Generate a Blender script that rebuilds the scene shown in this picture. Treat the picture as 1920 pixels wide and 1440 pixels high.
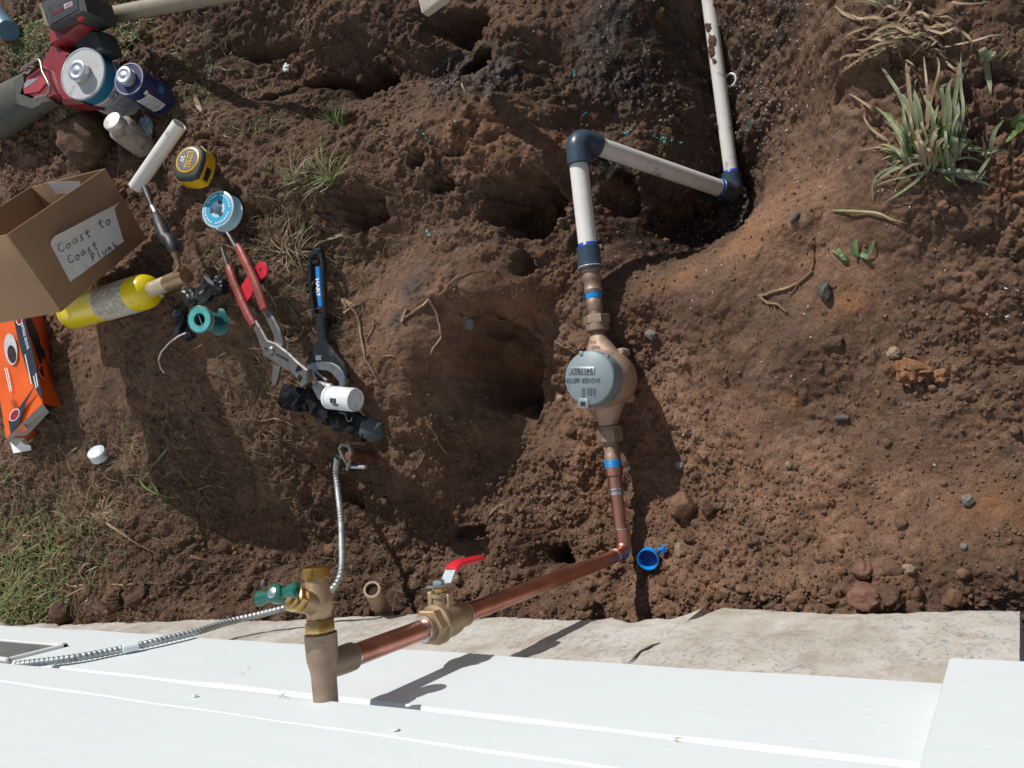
import bpy, math, random
import numpy as np
from mathutils import Vector, Matrix, Quaternion
S = bpy.context.scene
for o in list(bpy.data.objects): bpy.data.objects.remove(o)
C = S.collection
random.seed(7); rng = np.random.default_rng(11)

# ------------------------------------------------------------ camera, sky, sun, exposure
FPX = 1460.0
CAM = Vector((0.0, 0.25, 1.27))
_f = Vector((-0.5391, 0.0943, -0.8369)).normalized()
_u = Vector((0.1377, 0.9902, 0.0229)); _u = (_u - _f * _u.dot(_f)).normalized()
_r = _f.cross(_u).normalized()
cd = bpy.data.cameras.new('camera'); cam = bpy.data.objects.new('camera', cd); C.objects.link(cam)
cam.matrix_world = Matrix(((_r.x, _u.x, -_f.x, CAM.x), (_r.y, _u.y, -_f.y, CAM.y), (_r.z, _u.z, -_f.z, CAM.z), (0, 0, 0, 1)))
cd.sensor_width = 36; cd.lens = 36 * FPX / 1920; cd.clip_start = 0.02; cd.clip_end = 200
S.camera = cam
SUND = Vector((-0.29, 1.0, 0.77)).normalized()          # towards the sun
elev = math.asin(SUND.z); az = math.atan2(SUND.x, SUND.y)
W = bpy.data.worlds.new('World'); S.world = W; W.use_nodes = True
nt = W.node_tree; nt.nodes.clear()
sky = nt.nodes.new('ShaderNodeTexSky'); sky.sky_type = 'NISHITA'; sky.sun_disc = False
sky.sun_elevation = elev; sky.sun_rotation = az
bg = nt.nodes.new('ShaderNodeBackground'); bg.inputs['Strength'].default_value = 0.062
wo = nt.nodes.new('ShaderNodeOutputWorld')
nt.links.new(sky.outputs[0], bg.inputs[0]); nt.links.new(bg.outputs[0], wo.inputs[0])
sl = bpy.data.lights.new('sun', 'SUN'); sl.energy = 4.1; sl.angle = math.radians(0.5); sl.color = (1.0, 0.965, 0.91)
so = bpy.data.objects.new('sun', sl); C.objects.link(so)
so.rotation_mode = 'QUATERNION'; so.rotation_quaternion = SUND.to_track_quat('Z', 'Y')
S.view_settings.view_transform = 'Standard'; S.view_settings.look = 'None'
S.view_settings.gamma = 1; S.view_settings.exposure = 0.0; S.view_settings.use_curve_mapping = False

# ------------------------------------------------------------ photo rays -> places
def ray(px, py):
    return _r * ((px - 960) / FPX) + _u * ((720 - py) / FPX) + _f
def PZ(px, py, z):
    d = ray(px, py); return CAM + d * ((z - CAM.z) / d.z)
def PY(px, py, y):
    d = ray(px, py); return CAM + d * ((y - CAM.y) / d.y)
def PX(px, py, x):
    d = ray(px, py); return CAM + d * ((x - CAM.x) / d.x)

# ------------------------------------------------------------ materials
def new_mat(name):
    m = bpy.data.materials.new(name); m.use_nodes = True
    return m, m.node_tree, m.node_tree.nodes['Principled BSDF']
def nd(nt, kind, **kw):
    n = nt.nodes.new(kind)
    for k, v in kw.items():
        if k in n.inputs: n.inputs[k].default_value = v
        else: setattr(n, k, v)
    return n
def ramp(nt, fac, stops):
    r = nt.nodes.new('ShaderNodeValToRGB'); e = r.color_ramp.elements
    while len(e) < len(stops): e.new(0.5)
    for i, (p, c) in enumerate(stops):
        e[i].position = p; e[i].color = (*c, 1) if len(c) == 3 else c
    nt.links.new(fac, r.inputs[0]); return r.outputs[0]
def mixc(nt, fac, a, b, mode='MIX'):
    m = nt.nodes.new('ShaderNodeMix'); m.data_type = 'RGBA'; m.blend_type = mode
    for s, v in ((0, fac), (6, a), (7, b)):
        if hasattr(v, 'is_linked') or hasattr(v, 'links'): nt.links.new(v, m.inputs[s])
        else: m.inputs[s].default_value = v if s == 0 else (*v, 1)
    return m.outputs[2]
def coords(nt):
    return nt.nodes.new('ShaderNodeNewGeometry').outputs['Position']
def noise(nt, scale, detail=3, rough=0.6, dist=0.0, vec=None):
    n = nd(nt, 'ShaderNodeTexNoise', Scale=scale, Detail=detail, Roughness=rough, Distortion=dist)
    nt.links.new(vec if vec else coords(nt), n.inputs['Vector']); return n.outputs['Fac']
def bump(nt, h, strength, dist, prev=None):
    b = nd(nt, 'ShaderNodeBump', Strength=strength, Distance=dist)
    nt.links.new(h, b.inputs['Height'])
    if prev: nt.links.new(prev, b.inputs['Normal'])
    return b.outputs[0]
DIRT = (0.10, 0.066, 0.043)
def mat(name, col, rough=0.5, metal=0.0, var=0.15, scale=60, dirt=0.0, dscale=45, bmp=0.15, bscale=300, bdist=0.0006, spec=0.5, coat=0.0, alpha=1.0, trans=0.0):
    m, t, b = new_mat(name)
    n1 = noise(t, scale, 4)
    dark = tuple(c * (1 - var) for c in col); lite = tuple(min(1, c * (1 + var)) for c in col)
    c = ramp(t, n1, [(0.3, dark), (0.7, lite)])
    if dirt > 0:
        n2 = noise(t, dscale, 6, 0.7)
        f = ramp(t, n2, [(0.62 - dirt * 0.35, (0, 0, 0)), (0.74 - dirt * 0.2, (0.85, 0.85, 0.85))])
        c = mixc(t, f, c, DIRT)
        rr = ramp(t, f, [(0, (rough,) * 3), (1, (0.85,) * 3)]); t.links.new(rr, b.inputs['Roughness'])
    else:
        n3 = noise(t, scale * 2.3, 3)
        rr = ramp(t, n3, [(0.3, (max(0.03, rough - 0.07),) * 3), (0.7, (min(1, rough + 0.09),) * 3)]); t.links.new(rr, b.inputs['Roughness'])
    t.links.new(c, b.inputs['Base Color'])
    b.inputs['Metallic'].default_value = metal
    b.inputs['Specular IOR Level'].default_value = spec
    b.inputs['Coat Weight'].default_value = coat
    b.inputs['Alpha'].default_value = alpha
    b.inputs['Transmission Weight'].default_value = trans
    if bmp > 0:
        t.links.new(bump(t, noise(t, bscale, 4), bmp, bdist), b.inputs['Normal'])
    return m

# ------------------------------------------------------------ mesh helpers
def rotframe(a):
    a = Vector(a).normalized()
    h = Vector((0, 0, 1)) if abs(a.z) < 0.9 else Vector((1, 0, 0))
    u = h.cross(a).normalized(); return u, a.cross(u).normalized(), a
class MB:
    def __init__(s): s.v = []; s.f = []
    def add(s, vs, fs):
        n = len(s.v); s.v += [tuple(v) for v in vs]; s.f += [tuple(i + n for i in f) for f in fs]; return s
    def lathe(s, o, a, prof, seg=32, cap=True, u=None, arc=None):
        o = Vector(o)
        if u is None: u, w, a = rotframe(a)
        else:
            a = Vector(a).normalized(); u = Vector(u); u = (u - a * u.dot(a)).normalized(); w = a.cross(u)
        vs = []; fs = []
        for t, r in prof:
            for k in range(seg):
                th = 2 * math.pi * (k + 0.5) / seg
                vs.append(o + a * t + (u * math.cos(th) + w * math.sin(th)) * r)
        for i in range(len(prof) - 1):
            for k in range(seg):
                k2 = (k + 1) % seg
                fs.append((i * seg + k, i * seg + k2, (i + 1) * seg + k2, (i + 1) * seg + k))
        if cap:
            fs.append(tuple(range(seg))[::-1]); fs.append(tuple(range((len(prof) - 1) * seg, len(prof) * seg)))
        return s.add(vs, fs)
    def ring(s, o, a, ri, ro, h, seg=32):
        return s.lathe(o, a, [(0, ri), (0, ro), (h, ro), (h, ri), (0, ri)], seg, cap=False)
    def tube(s, pts, rad, seg=12, cap=True, flat=1.0, up=None):
        pts = [Vector(p) for p in pts]; n = len(pts)
        if not hasattr(rad, '__len__'): rad = [rad] * n
        tg = []
        for i in range(n):
            t = pts[min(i + 1, n - 1)] - pts[max(i - 1, 0)]; tg.append(t.normalized() if t.length > 1e-9 else Vector((0, 0, 1)))
        if up is None: u = rotframe(tg[0])[0]
        else: u = Vector(up)
        vs = []; fs = []
        for i in range(n):
            u = (u - tg[i] * u.dot(tg[i])).normalized(); w = tg[i].cross(u)
            for k in range(seg):
                th = 2 * math.pi * k / seg
                vs.append(pts[i] + u * (math.cos(th) * rad[i]) + w * (math.sin(th) * rad[i] * flat))
        for i in range(n - 1):
            for k in range(seg):
                k2 = (k + 1) % seg
                fs.append((i * seg + k, i * seg + k2, (i + 1) * seg + k2, (i + 1) * seg + k))
        if cap: fs.append(tuple(range(seg))[::-1]); fs.append(tuple(range((n - 1) * seg, n * seg)))
        return s.add(vs, fs)
    def box(s, c, ax, half, bev=0.0):
        c = Vector(c); ax = [Vector(a).normalized() for a in ax]; hx, hy, hz = half
        if bev <= 0:
            vs = [c + ax[0] * (hx * i) + ax[1] * (hy * j) + ax[2] * (hz * k) for i in (-1, 1) for j in (-1, 1) for k in (-1, 1)]
            return s.add(vs, [(0, 1, 3, 2), (4, 6, 7, 5), (0, 4, 5, 1), (2, 3, 7, 6), (0, 2, 6, 4), (1, 5, 7, 3)])
        q = []
        for (a, b_) in ((hx - bev, hy), (hx, hy - bev)): pass
        pol = [(hx - bev, -hy), (hx, -hy + bev), (hx, hy - bev), (hx - bev, hy), (-hx + bev, hy), (-hx, hy - bev), (-hx, -hy + bev), (-hx + bev, -hy)]
        vs = []
        for (z, k) in ((-hz, bev), (-hz + bev, 0), (hz - bev, 0), (hz, bev)):
            for x, y in pol:
                sx = (abs(x) - k) * (1 if x > 0 else -1); sy = (abs(y) - k) * (1 if y > 0 else -1)
                vs.append(c + ax[0] * sx + ax[1] * sy + ax[2] * z)
        fs = [tuple(range(8))[::-1], tuple(range(24, 32))]
        for i in range(3):
            for k in range(8):
                k2 = (k + 1) % 8; fs.append((i * 8 + k, i * 8 + k2, (i + 1) * 8 + k2, (i + 1) * 8 + k))
        return s.add(vs, fs)
    def prism(s, o, ux, uy, poly, h, up=None, bev=0.0):
        o = Vector(o); ux = Vector(ux); uy = Vector(uy); n = Vector(up) if up is not None else ux.cross(uy).normalized()
        m = len(poly); cx = sum(p[0] for p in poly) / m; cy = sum(p[1] for p in poly) / m
        def lay(z, k):
            out = []
            for x, y in poly:
                dx, dy = x - cx, y - cy; L = math.hypot(dx, dy) or 1
                out.append(o + ux * (x - dx / L * k) + uy * (y - dy / L * k) + n * z)
            return out
        L = [lay(0, 0), lay(h, 0)] if bev <= 0 else [lay(0, bev), lay(bev, 0), lay(h - bev, 0), lay(h, bev)]
        vs = [p for l in L for p in l]; fs = [tuple(range(m))[::-1], tuple(range((len(L) - 1) * m, len(L) * m))]
        for i in range(len(L) - 1):
            for k in range(m):
                k2 = (k + 1) % m; fs.append((i * m + k, i * m + k2, (i + 1) * m + k2, (i + 1) * m + k))
        return s.add(vs, fs)
    def quad(s, a, b, c, d): return s.add([a, b, c, d], [(0, 1, 2, 3)])
    def build(s, name, m, parent=None, smooth=40, label=None):
        return link_mesh(name, s.v, s.f, m, parent, smooth, label)
def world_origin(p):
    v = Vector((0, 0, 0))
    while p is not None: v = v + p.location; p = p.parent
    return v
def link_mesh(name, v, f, m, parent=None, smooth=40, label=None):
    o0 = world_origin(parent)
    me = bpy.data.meshes.new(name)
    me.from_pydata([(a[0] - o0.x, a[1] - o0.y, a[2] - o0.z) for a in v], [], f)
    me.validate(); me.update()
    import bmesh
    bm = bmesh.new(); bm.from_mesh(me); bmesh.ops.recalc_face_normals(bm, faces=bm.faces); bm.to_mesh(me); bm.free()
    if smooth:
        me.polygons.foreach_set('use_smooth', [True] * len(me.polygons)); me.set_sharp_from_angle(angle=math.radians(smooth))
    if m is not None:
        for mm in (m if isinstance(m, (list, tuple)) else [m]): me.materials.append(mm)
    o = bpy.data.objects.new(name, me); C.objects.link(o)
    if parent is not None: o.parent = parent
    if label: o['label'] = label
    return o
def tag(o, label=None, cat=None, group=None, kind=None):
    if label: o['label'] = label
    if cat: o['category'] = cat
    if group: o['group'] = group
    if kind: o['kind'] = kind
    return o
def thing(name, label, cat, loc, group=None):
    o = bpy.data.objects.new(name, None); C.objects.link(o); o.location = loc; o.empty_display_size = 0.02
    return tag(o, label, cat, group)
def text(s, size, o, ux, uy, m, parent, name='lettering', ext=0.0002, align='CENTER', sx=1.0, space=1.0, label=None, lift=0.0003, bold=0.0):
    cu = bpy.data.curves.new('t', 'FONT'); cu.body = s; cu.size = size; cu.align_x = align; cu.align_y = 'CENTER'
    cu.extrude = ext; cu.resolution_u = 2; cu.space_character = space; cu.offset = bold
    to = bpy.data.objects.new('t', cu); C.objects.link(to)
    dg = bpy.context.evaluated_depsgraph_get(); me = bpy.data.meshes.new_from_object(to.evaluated_get(dg))
    bpy.data.objects.remove(to)
    ux = Vector(ux).normalized(); uy = Vector(uy); uy = (uy - ux * uy.dot(ux)).normalized(); n = ux.cross(uy)
    o0 = world_origin(parent); o = Vector(o) + n * lift
    M = Matrix(((ux.x * sx, uy.x, n.x, o.x - o0.x), (ux.y * sx, uy.y, n.y, o.y - o0.y), (ux.z * sx, uy.z, n.z, o.z - o0.z), (0, 0, 0, 1)))
    me.transform(M); me.name = name; me.materials.clear(); me.materials.append(m)
    ob = bpy.data.objects.new(name, me); C.objects.link(ob); ob.parent = parent
    if label: ob['label'] = label
    return ob

# ------------------------------------------------------------ noise
def perlin(x, y, seed):
    xi = np.floor(x).astype(np.int64); yi = np.floor(y).astype(np.int64); xf = x - xi; yf = y - yi
    def g(ix, iy):
        h = (ix * 374761393 + iy * 668265263 + seed * 1442695041) & 0xffffffff
        h = ((h ^ (h >> 13)) * 1274126177) & 0xffffffff; h = h ^ (h >> 16)
        a = (h & 0xffff) / 65536.0 * 2 * np.pi; return np.cos(a), np.sin(a)
    u = xf * xf * xf * (xf * (xf * 6 - 15) + 10); w = yf * yf * yf * (yf * (yf * 6 - 15) + 10)
    r = []
    for dx in (0, 1):
        for dy in (0, 1):
            gx, gy = g(xi + dx, yi + dy); r.append(gx * (xf - dx) + gy * (yf - dy))
    return (r[0] * (1 - w) + r[1] * w) * (1 - u) + (r[2] * (1 - w) + r[3] * w) * u
def perlin3(x, y, z, seed):
    xi = np.floor(x).astype(np.int64); yi = np.floor(y).astype(np.int64); zi = np.floor(z).astype(np.int64); xf = x - xi; yf = y - yi; zf = z - zi
    f = lambda t: t * t * t * (t * (t * 6 - 15) + 10)
    u, v, w = f(xf), f(yf), f(zf); out = 0.0
    for dx in (0, 1):
        for dy in (0, 1):
            for dz in (0, 1):
                h = ((xi + dx) * 374761393 + (yi + dy) * 668265263 + (zi + dz) * 2147483647 + seed * 1442695041) & 0xffffffff
                h = ((h ^ (h >> 13)) * 1274126177) & 0xffffffff; h = h ^ (h >> 16)
                gx = ((h & 1023) - 511.5) / 400; gy = (((h >> 10) & 1023) - 511.5) / 400; gz = (((h >> 20) & 1023) - 511.5) / 400
                out = out + (gx * (xf - dx) + gy * (yf - dy) + gz * (zf - dz)) * (u if dx else 1 - u) * (v if dy else 1 - v) * (w if dz else 1 - w)
    return out
def sstep(a, b, x):
    t = np.clip((x - a) / (b - a), 0, 1); return t * t * (3 - 2 * t)

# ------------------------------------------------------------ the dug ground
CTRL = [(100,100,.33),(20,20,.34),(250,60,.31),(30,280,.35),(350,130,.27),(450,60,.20),(400,220,.29),(120,270,.34),(300,330,.31),(450,300,.29),(560,330,.27),
 (640,280,.225),(700,300,.185),(760,250,.165),(450,480,.31),(550,560,.28),(300,500,.33),(200,650,.35),(20,700,.38),(120,820,.37),(60,1000,.38),(40,1120,.42),
 (200,1100,.37),(350,1130,.33),(480,1140,.29),(200,930,.34),
 (600,60,.17),(560,150,.13),(640,180,.15),(760,60,.10),(660,100,.12),(700,165,.10),(740,150,.08),(800,170,.07),(830,30,.02),(860,110,.0),(930,60,.03),(880,200,.10),(820,230,.145),
 (900,270,.105),(880,330,.105),(850,420,.125),(800,480,.15),(720,480,.185),(955,350,.06),(965,400,.05),(930,430,.09),(905,350,.095),(1010,300,.03),(1020,380,.02),(985,330,.05),(960,230,.045),(980,470,.06),(1040,480,.02),
 (650,500,.22),(650,420,.22),(700,400,.19),(610,300,.255),(780,620,.20),(700,600,.21),(720,750,.20),(800,700,.18),(860,560,.15),(858,640,.13),(850,720,.13),(870,790,.11),
 (905,620,.07),(905,700,.06),(920,780,.04),(950,650,.045),(960,740,.02),(1000,600,.02),(1010,700,.0),(960,590,.08),(930,560,.115),(1000,555,.05),(1040,650,.005),(1040,560,.015),
 (640,880,.19),(600,800,.235),(580,920,.215),(640,1000,.17),(700,900,.17),(760,850,.165),(800,900,.14),(850,860,.11),(900,860,.06),(960,840,.02),(1030,820,.01),
 (400,900,.28),(450,1020,.24),(520,1080,.22),(600,1100,.20),(720,1080,.15),(800,1060,.12),(850,980,.09),(950,960,.05),(950,1080,.09),(1010,1000,.03),(1030,1050,.0),(1080,1110,.10),(900,1120,.13),
 (1080,900,.02),(1100,980,.015),(1150,1100,.055),(1100,1050,.04),(1210,1120,.055),(1220,1060,.02),(1200,960,.0),(1210,800,-.01),(1230,700,-.01),(1150,860,.01),(1130,700,.0),(1100,620,.01),
 (1300,1000,.02),(1300,1110,.06),(1400,1100,.09),(1600,1100,.10),(1700,1120,.11),(1900,1110,.09),(1890,1145,.06),(1900,1000,.07),(1900,800,.06),(1700,900,.05),(1500,850,.02),(1500,980,.04),(1300,800,.0),(1250,620,.01),
 (1180,560,.01),(1120,520,.01),(1200,540,.005),(1250,535,.015),(1300,512,.025),(1350,480,.035),(1400,450,.045),(1440,410,.05),(1490,370,.055),(1400,600,.04),(1600,600,.06),(1500,480,.06),(1700,700,.06),
 (1650,450,.08),(1800,500,.09),(1750,350,.12),(1660,320,.10),(1700,200,.12),(1850,100,.15),(1900,300,.12),(1900,600,.08),(1640,120,.12),(1570,60,.08),(1590,300,.07),(1580,180,.06),(1545,270,.02),
 (1535,330,-.02),(1510,200,-.10),(1500,60,-.08),(1450,300,-.20),(1450,100,-.18),(1400,250,-.27),(1390,60,-.25),(1345,100,-.29),(1358,200,-.31),(1370,300,-.34),(1380,370,-.37),
 (1300,60,-.23),(1280,180,-.21),(1275,280,-.215),(1315,340,-.28),(1350,430,-.37),(1300,440,-.31),(1250,460,-.21),(1200,470,-.13),(1230,380,-.19),(1210,300,-.165),(1150,400,-.11),(1140,460,-.05),(1150,300,-.12),(1180,240,-.145),
 (1200,150,-.145),(1200,50,-.145),(1100,180,-.09),(1100,60,-.09),(1050,240,-.05),(1040,120,-.06),(980,200,.02),(1080,330,-.05),(1080,430,.0)]
_P = [PZ(*c) for c in CTRL]
# under the camera's blind side and far round about
_E = [(-a_, b_, c_) for a_, b_, c_ in [(-.3,.2,.06),(-.3,.8,.12),(-.5,1.4,.16),(.45,1.6,-.25),(.45,1.9,-.2),(1.0,1.8,.1),(1.6,1.7,.3),(2.4,1.5,.35),(2.6,.8,.38),(2.6,.2,.42),(-.1,-.3,.08),(.6,-.2,.06),(1.2,-.2,.22),(2.2,-.2,.4),(0.0,1.5,.14)]]
for a in range(16):
    th = a * math.pi / 8; _E.append((-1 + 5 * math.cos(th), .5 + 5 * math.sin(th), .25)); _E.append((-1 + 40 * math.cos(th), .5 + 40 * math.sin(th), .25))
CP = np.array([(p.x, p.y, p.z) for p in _P] + _E)
def _tps(r2): return 0.5 * r2 * np.log(r2 + 1e-9)
_n = len(CP); K = _tps((CP[:, None, 0] - CP[None, :, 0]) ** 2 + (CP[:, None, 1] - CP[None, :, 1]) ** 2)
K[np.arange(_n), np.arange(_n)] += 0.0006
A = np.zeros((_n + 3, _n + 3)); A[:_n, :_n] = K; A[:_n, _n] = 1; A[:_n, _n + 1:] = CP[:, :2]; A[_n:, :_n] = A[:_n, _n:].T
Wt = np.linalg.solve(A, np.concatenate([CP[:, 2], np.zeros(3)]))
def base_h(X, Y):
    out = Wt[_n] + Wt[_n + 1] * X + Wt[_n + 2] * Y
    for i in range(_n): out = out + Wt[i] * _tps((X - CP[i, 0]) ** 2 + (Y - CP[i, 1]) ** 2)
    return out
def blob(X, Y, pts, rad):
    out = np.zeros_like(X)
    for (px, py, z, r) in pts:
        p = PZ(px, py, z); out = np.maximum(out, np.exp(-((X - p.x) ** 2 + (Y - p.y) ** 2) / (2 * (r * rad) ** 2)))
    return out
SMOOTH = [(780,650,.2,.08),(740,560,.2,.07),(1500,450,.06,.12),(1350,560,.03,.09),(950,540,.06,.06),(1500,560,.05,.13),(1400,560,.04,.10),(1620,600,.07,.08),(1800,950,.07,.12),(1450,800,.02,.07),(1350,700,.01,.07),(1600,420,.08,.07),(650,650,.22,.06),(400,650,.31,.08),(200,700,.35,.10),(300,640,.33,.08),(1450,650,.03,.12),(1700,850,.06,.10),(1150,30,-.1,.09),(1600,560,.07,.1),(930,700,.0,.07)]
CARVE = [(965,385,.07,.058,.075,.14),(945,690,.05,.070,.100,.125),(705,158,.09,.048,.036,.10),(620,160,.13,.07,.020,.045),(850,35,.05,.06,.05,.10),(870,105,.06,.05,.035,.06),(1045,1042,.03,.035,.028,.055),
 (775,300,.17,.022,.016,.035),(830,350,.14,.03,.014,.035),(690,400,.19,.035,.05,.05),(580,180,.13,.08,.016,.04),(1135,350,-.06,.03,.05,.05),(1000,500,.02,.018,.03,.04),(640,600,.21,.02,.02,.02),(530,100,.14,.07,.02,.035),
 (1640,150,.1,.06,.03,.02),(650,920,.18,.03,.05,.035),(880,1000,.08,.04,.02,.03),(480,420,.29,.03,.03,.02)]
def height(X, Y):
    wx = X + 0.02 * perlin(X * 9, Y * 9, 3) + 0.006 * perlin(X * 38, Y * 38, 4); wy = Y + 0.02 * perlin(X * 9 + 7, Y * 9, 5) + 0.006 * perlin(X * 38, Y * 38 + 9, 6)
    h = base_h(wx, wy)
    near = 1 - sstep(2.5, 6, np.hypot(X + 1, Y - .5))
    sm = blob(X, Y, SMOOTH, 1.0)
    rg = (1 - 0.72 * sm) * (0.55 + 0.75 * sstep(-.25, .35, perlin(X * 7, Y * 7, 21)))
    n = 0.022 * perlin(wx * 7, wy * 7, 1)
    a = perlin(wx * 17, wy * 17, 2); n = n + rg * 0.013 * (np.abs(a) * 2 - .45)
    b = perlin(wx * 39, wy * 39, 8); n = n + rg * 0.006 * (np.abs(b) * 2 - .4)
    # raked striations on the bank at the back
    for (px, py, z0, rx, ry, dep) in CARVE:
        p = PZ(px, py, z0); q = np.hypot((wx - p.x) / rx, (wy - p.y) / ry) + .30 * a + .15 * perlin(wx * 39, wy * 39, 8)
        h = h - dep * (1 - sstep(.70, .98, q))
    st = blob(X, Y, [(600,100,.16,.16),(500,60,.2,.12)], 1.0); n = n + st * 0.010 * np.abs(perlin(X * 10 + Y * 12, (Y - X) * 55 * .7, 31)) * 2
    # flatten under the pipework so it rests on the soil
    h = h + n * near
    pipe = np.exp(-((X + .597) / .03) ** 2) * sstep(-.02, .03, Y) * (1 - sstep(.80, .84, Y))
    h = np.where(pipe > .02, h * (1 - pipe) + np.minimum(h, .018) * pipe, h)
    p2 = np.exp(-((X + (.44 - .03 * (Y - .75))) / .035) ** 2) * sstep(.70, .74, Y)
    h = h * (1 - p2) + np.minimum(h, -.335 + .05 * np.clip((Y - .75) / .4, 0, 1)) * p2
    return h
def axis_pts(a, b, d0, d1, far0, far1):
    out = [a]; 
    while out[-1] < b:
        t = (out[-1] - a) / (b - a); out.append(out[-1] + d0 + (d1 - d0) * t)
    lo = []; s = .01; p = a
    while p > far0: p -= s; s *= 1.35; lo.append(p)
    hi = []; s = .01; p = out[-1]
    while p < far1: p += s; s *= 1.35; hi.append(p)
    return np.array(lo[::-1] + out + hi)
XS = axis_pts(-2.35, .14, .0031, .0019, -35, 35); YS = axis_pts(-.06, 1.5, .0021, .0030, -35, 35)
GX, GY = np.meshgrid(XS, YS, indexing='ij'); GZ = height(GX, GY)
_sm = blob(GX, GY, SMOOTH, 1.0); ROUGH = (1 - .95 * _sm) * (.45 + .85 * sstep(-.2, .3, perlin(GX * 8, GY * 8, 22)))
# crumbly relief pushed out along the surface, so cut faces are as rough as flats
_gx = np.gradient(GZ, XS, axis=0); _gy = np.gradient(GZ, YS, axis=1); _l = np.sqrt(1 + _gx ** 2 + _gy ** 2)
NX, NY, NZ = -_gx / _l, -_gy / _l, 1 / _l
_in = (GX > -2.6) & (GX < .3) & (GY > -.15) & (GY < 1.75)
def _oct(f, seed):
    o = np.zeros_like(GX); o[_in] = perlin3(GX[_in] * f, GY[_in] * f, GZ[_in] * f, seed); return o
_a, _b, _c, _d = _oct(30, 5), _oct(62, 6), _oct(125, 7), _oct(240, 8)
_pipe = np.exp(-((GX + .597) / .025) ** 2) * sstep(-.02, .03, GY) * (1 - sstep(.80, .84, GY))
DISP = _in * (.22 + ROUGH) * (1 - .8 * _pipe) * (.0052 * (np.abs(_a) * 2 - .35) + .0040 * (np.abs(_b) * 2 - .35) + .0034 * (np.abs(_c) * 2 - .35) + .0018 * _d)
PX_, PY_, PZ_ = GX + NX * DISP, GY + NY * DISP, GZ + NZ * DISP
GZ = GZ + DISP * np.minimum(1 / NZ, 1.5)
def hz(x, y):
    i = min(max(np.searchsorted(XS, x) - 1, 0), len(XS) - 2); j = min(max(np.searchsorted(YS, y) - 1, 0), len(YS) - 2)
    tx = (x - XS[i]) / (XS[i + 1] - XS[i]); ty = (y - YS[j]) / (YS[j + 1] - YS[j])
    return float((GZ[i, j] * (1 - tx) + GZ[i + 1, j] * tx) * (1 - ty) + (GZ[i, j + 1] * (1 - tx) + GZ[i + 1, j + 1] * tx) * ty)
def HZ(x, y):
    i = np.clip(np.searchsorted(XS, x) - 1, 0, len(XS) - 2); j = np.clip(np.searchsorted(YS, y) - 1, 0, len(YS) - 2)
    tx = (x - XS[i]) / (XS[i + 1] - XS[i]); ty = (y - YS[j]) / (YS[j + 1] - YS[j])
    return (GZ[i, j] * (1 - tx) + GZ[i + 1, j] * tx) * (1 - ty) + (GZ[i, j + 1] * (1 - tx) + GZ[i + 1, j + 1] * tx) * ty
def G(px, py, dz=0.0):
    """the spot of ground seen at a place of the photograph"""
    d = ray(px, py); t = (0.62 - CAM.z) / d.z
    while t < 4:
        p = CAM + d * t
        if p.z < hz(p.x, p.y): break
        t += 0.003
    return Vector((p.x, p.y, hz(p.x, p.y) + dz))
def soft(p, r=0.03, dz=0.0):
    """local mean ground height, for things that lie across small bumps"""
    v = [hz(p.x + a * r, p.y + b * r) for a in (-1, 0, 1) for b in (-1, 0, 1)]
    return sum(v) / 9 + dz

def soil_material():
    m, t, b = new_mat('soil')
    pos = coords(t)
    wet = t.nodes.new('ShaderNodeAttribute'); wet.attribute_name = 'wet'; wet = wet.outputs['Fac']
    rust = t.nodes.new('ShaderNodeAttribute'); rust.attribute_name = 'rust'; rust = rust.outputs['Fac']
    tone = t.nodes.new('ShaderNodeAttribute'); tone.attribute_name = 'tone'; tone = tone.outputs['Fac']
    n1 = noise(t, 9, 8, 0.65, 0.3); n2 = noise(t, 55, 6, 0.7); n3 = noise(t, 420, 3, 0.7); n4 = noise(t, 24, 7, .72, .6)
    c = ramp(t, n1, [(0.30, (.078, .042, .026)), (0.46, (.136, .078, .049)), (0.60, (.190, .114, .075)), (0.74, (.255, .168, .120))])
    c2 = ramp(t, n2, [(0.28, (.048, .027, .018)), (0.5, (.146, .085, .054)), (0.72, (.27, .182, .130))])
    c = mixc(t, 0.45, c, c2)
    fr = ramp(t, n4, [(0.58, (0, 0, 0)), (0.70, (.65, .65, .65))])
    c = mixc(t, fr, c, (.175, .085, .042))
    c = mixc(t, rust, c, (.225, .110, .052))
    g3 = ramp(t, n3, [(0.3, (.55, .55, .55)), (0.5, (1, 1, 1)), (0.72, (1.5, 1.45, 1.4))])
    c = mixc(t, 1.0, c, g3, 'MULTIPLY')
    tn = ramp(t, tone, [(0.0, (.42, .42, .42)), (0.5, (1, 1, 1)), (1.0, (1.85, 1.76, 1.70))])
    c = mixc(t, 1.0, c, tn, 'MULTIPLY')
    wn = noise(t, 30, 5, .7)
    wf = t.nodes.new('ShaderNodeMath'); wf.operation = 'MULTIPLY'; t.links.new(wet, wf.inputs[0]); wr = ramp(t, wn, [(.3, (.45,) * 3), (.6, (1,) * 3)]); t.links.new(wr, wf.inputs[1])
    c = mixc(t, wf.outputs[0], c, (.016, .014, .013))
    t.links.new(c, b.inputs['Base Color'])
    r = ramp(t, wf.outputs[0], [(0.0, (.95,) * 3), (0.35, (.70,) * 3), (0.85, (.16,) * 3)])
    t.links.new(r, b.inputs['Roughness']); b.inputs['Specular IOR Level'].default_value = 0.35
    b1 = bump(t, noise(t, 160, 5, .7), 0.9, 0.0035); b2 = bump(t, noise(t, 620, 3, .7), 0.9, 0.0012, b1)
    t.links.new(b2, b.inputs['Normal'])
    return m
SOIL = soil_material()
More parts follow.
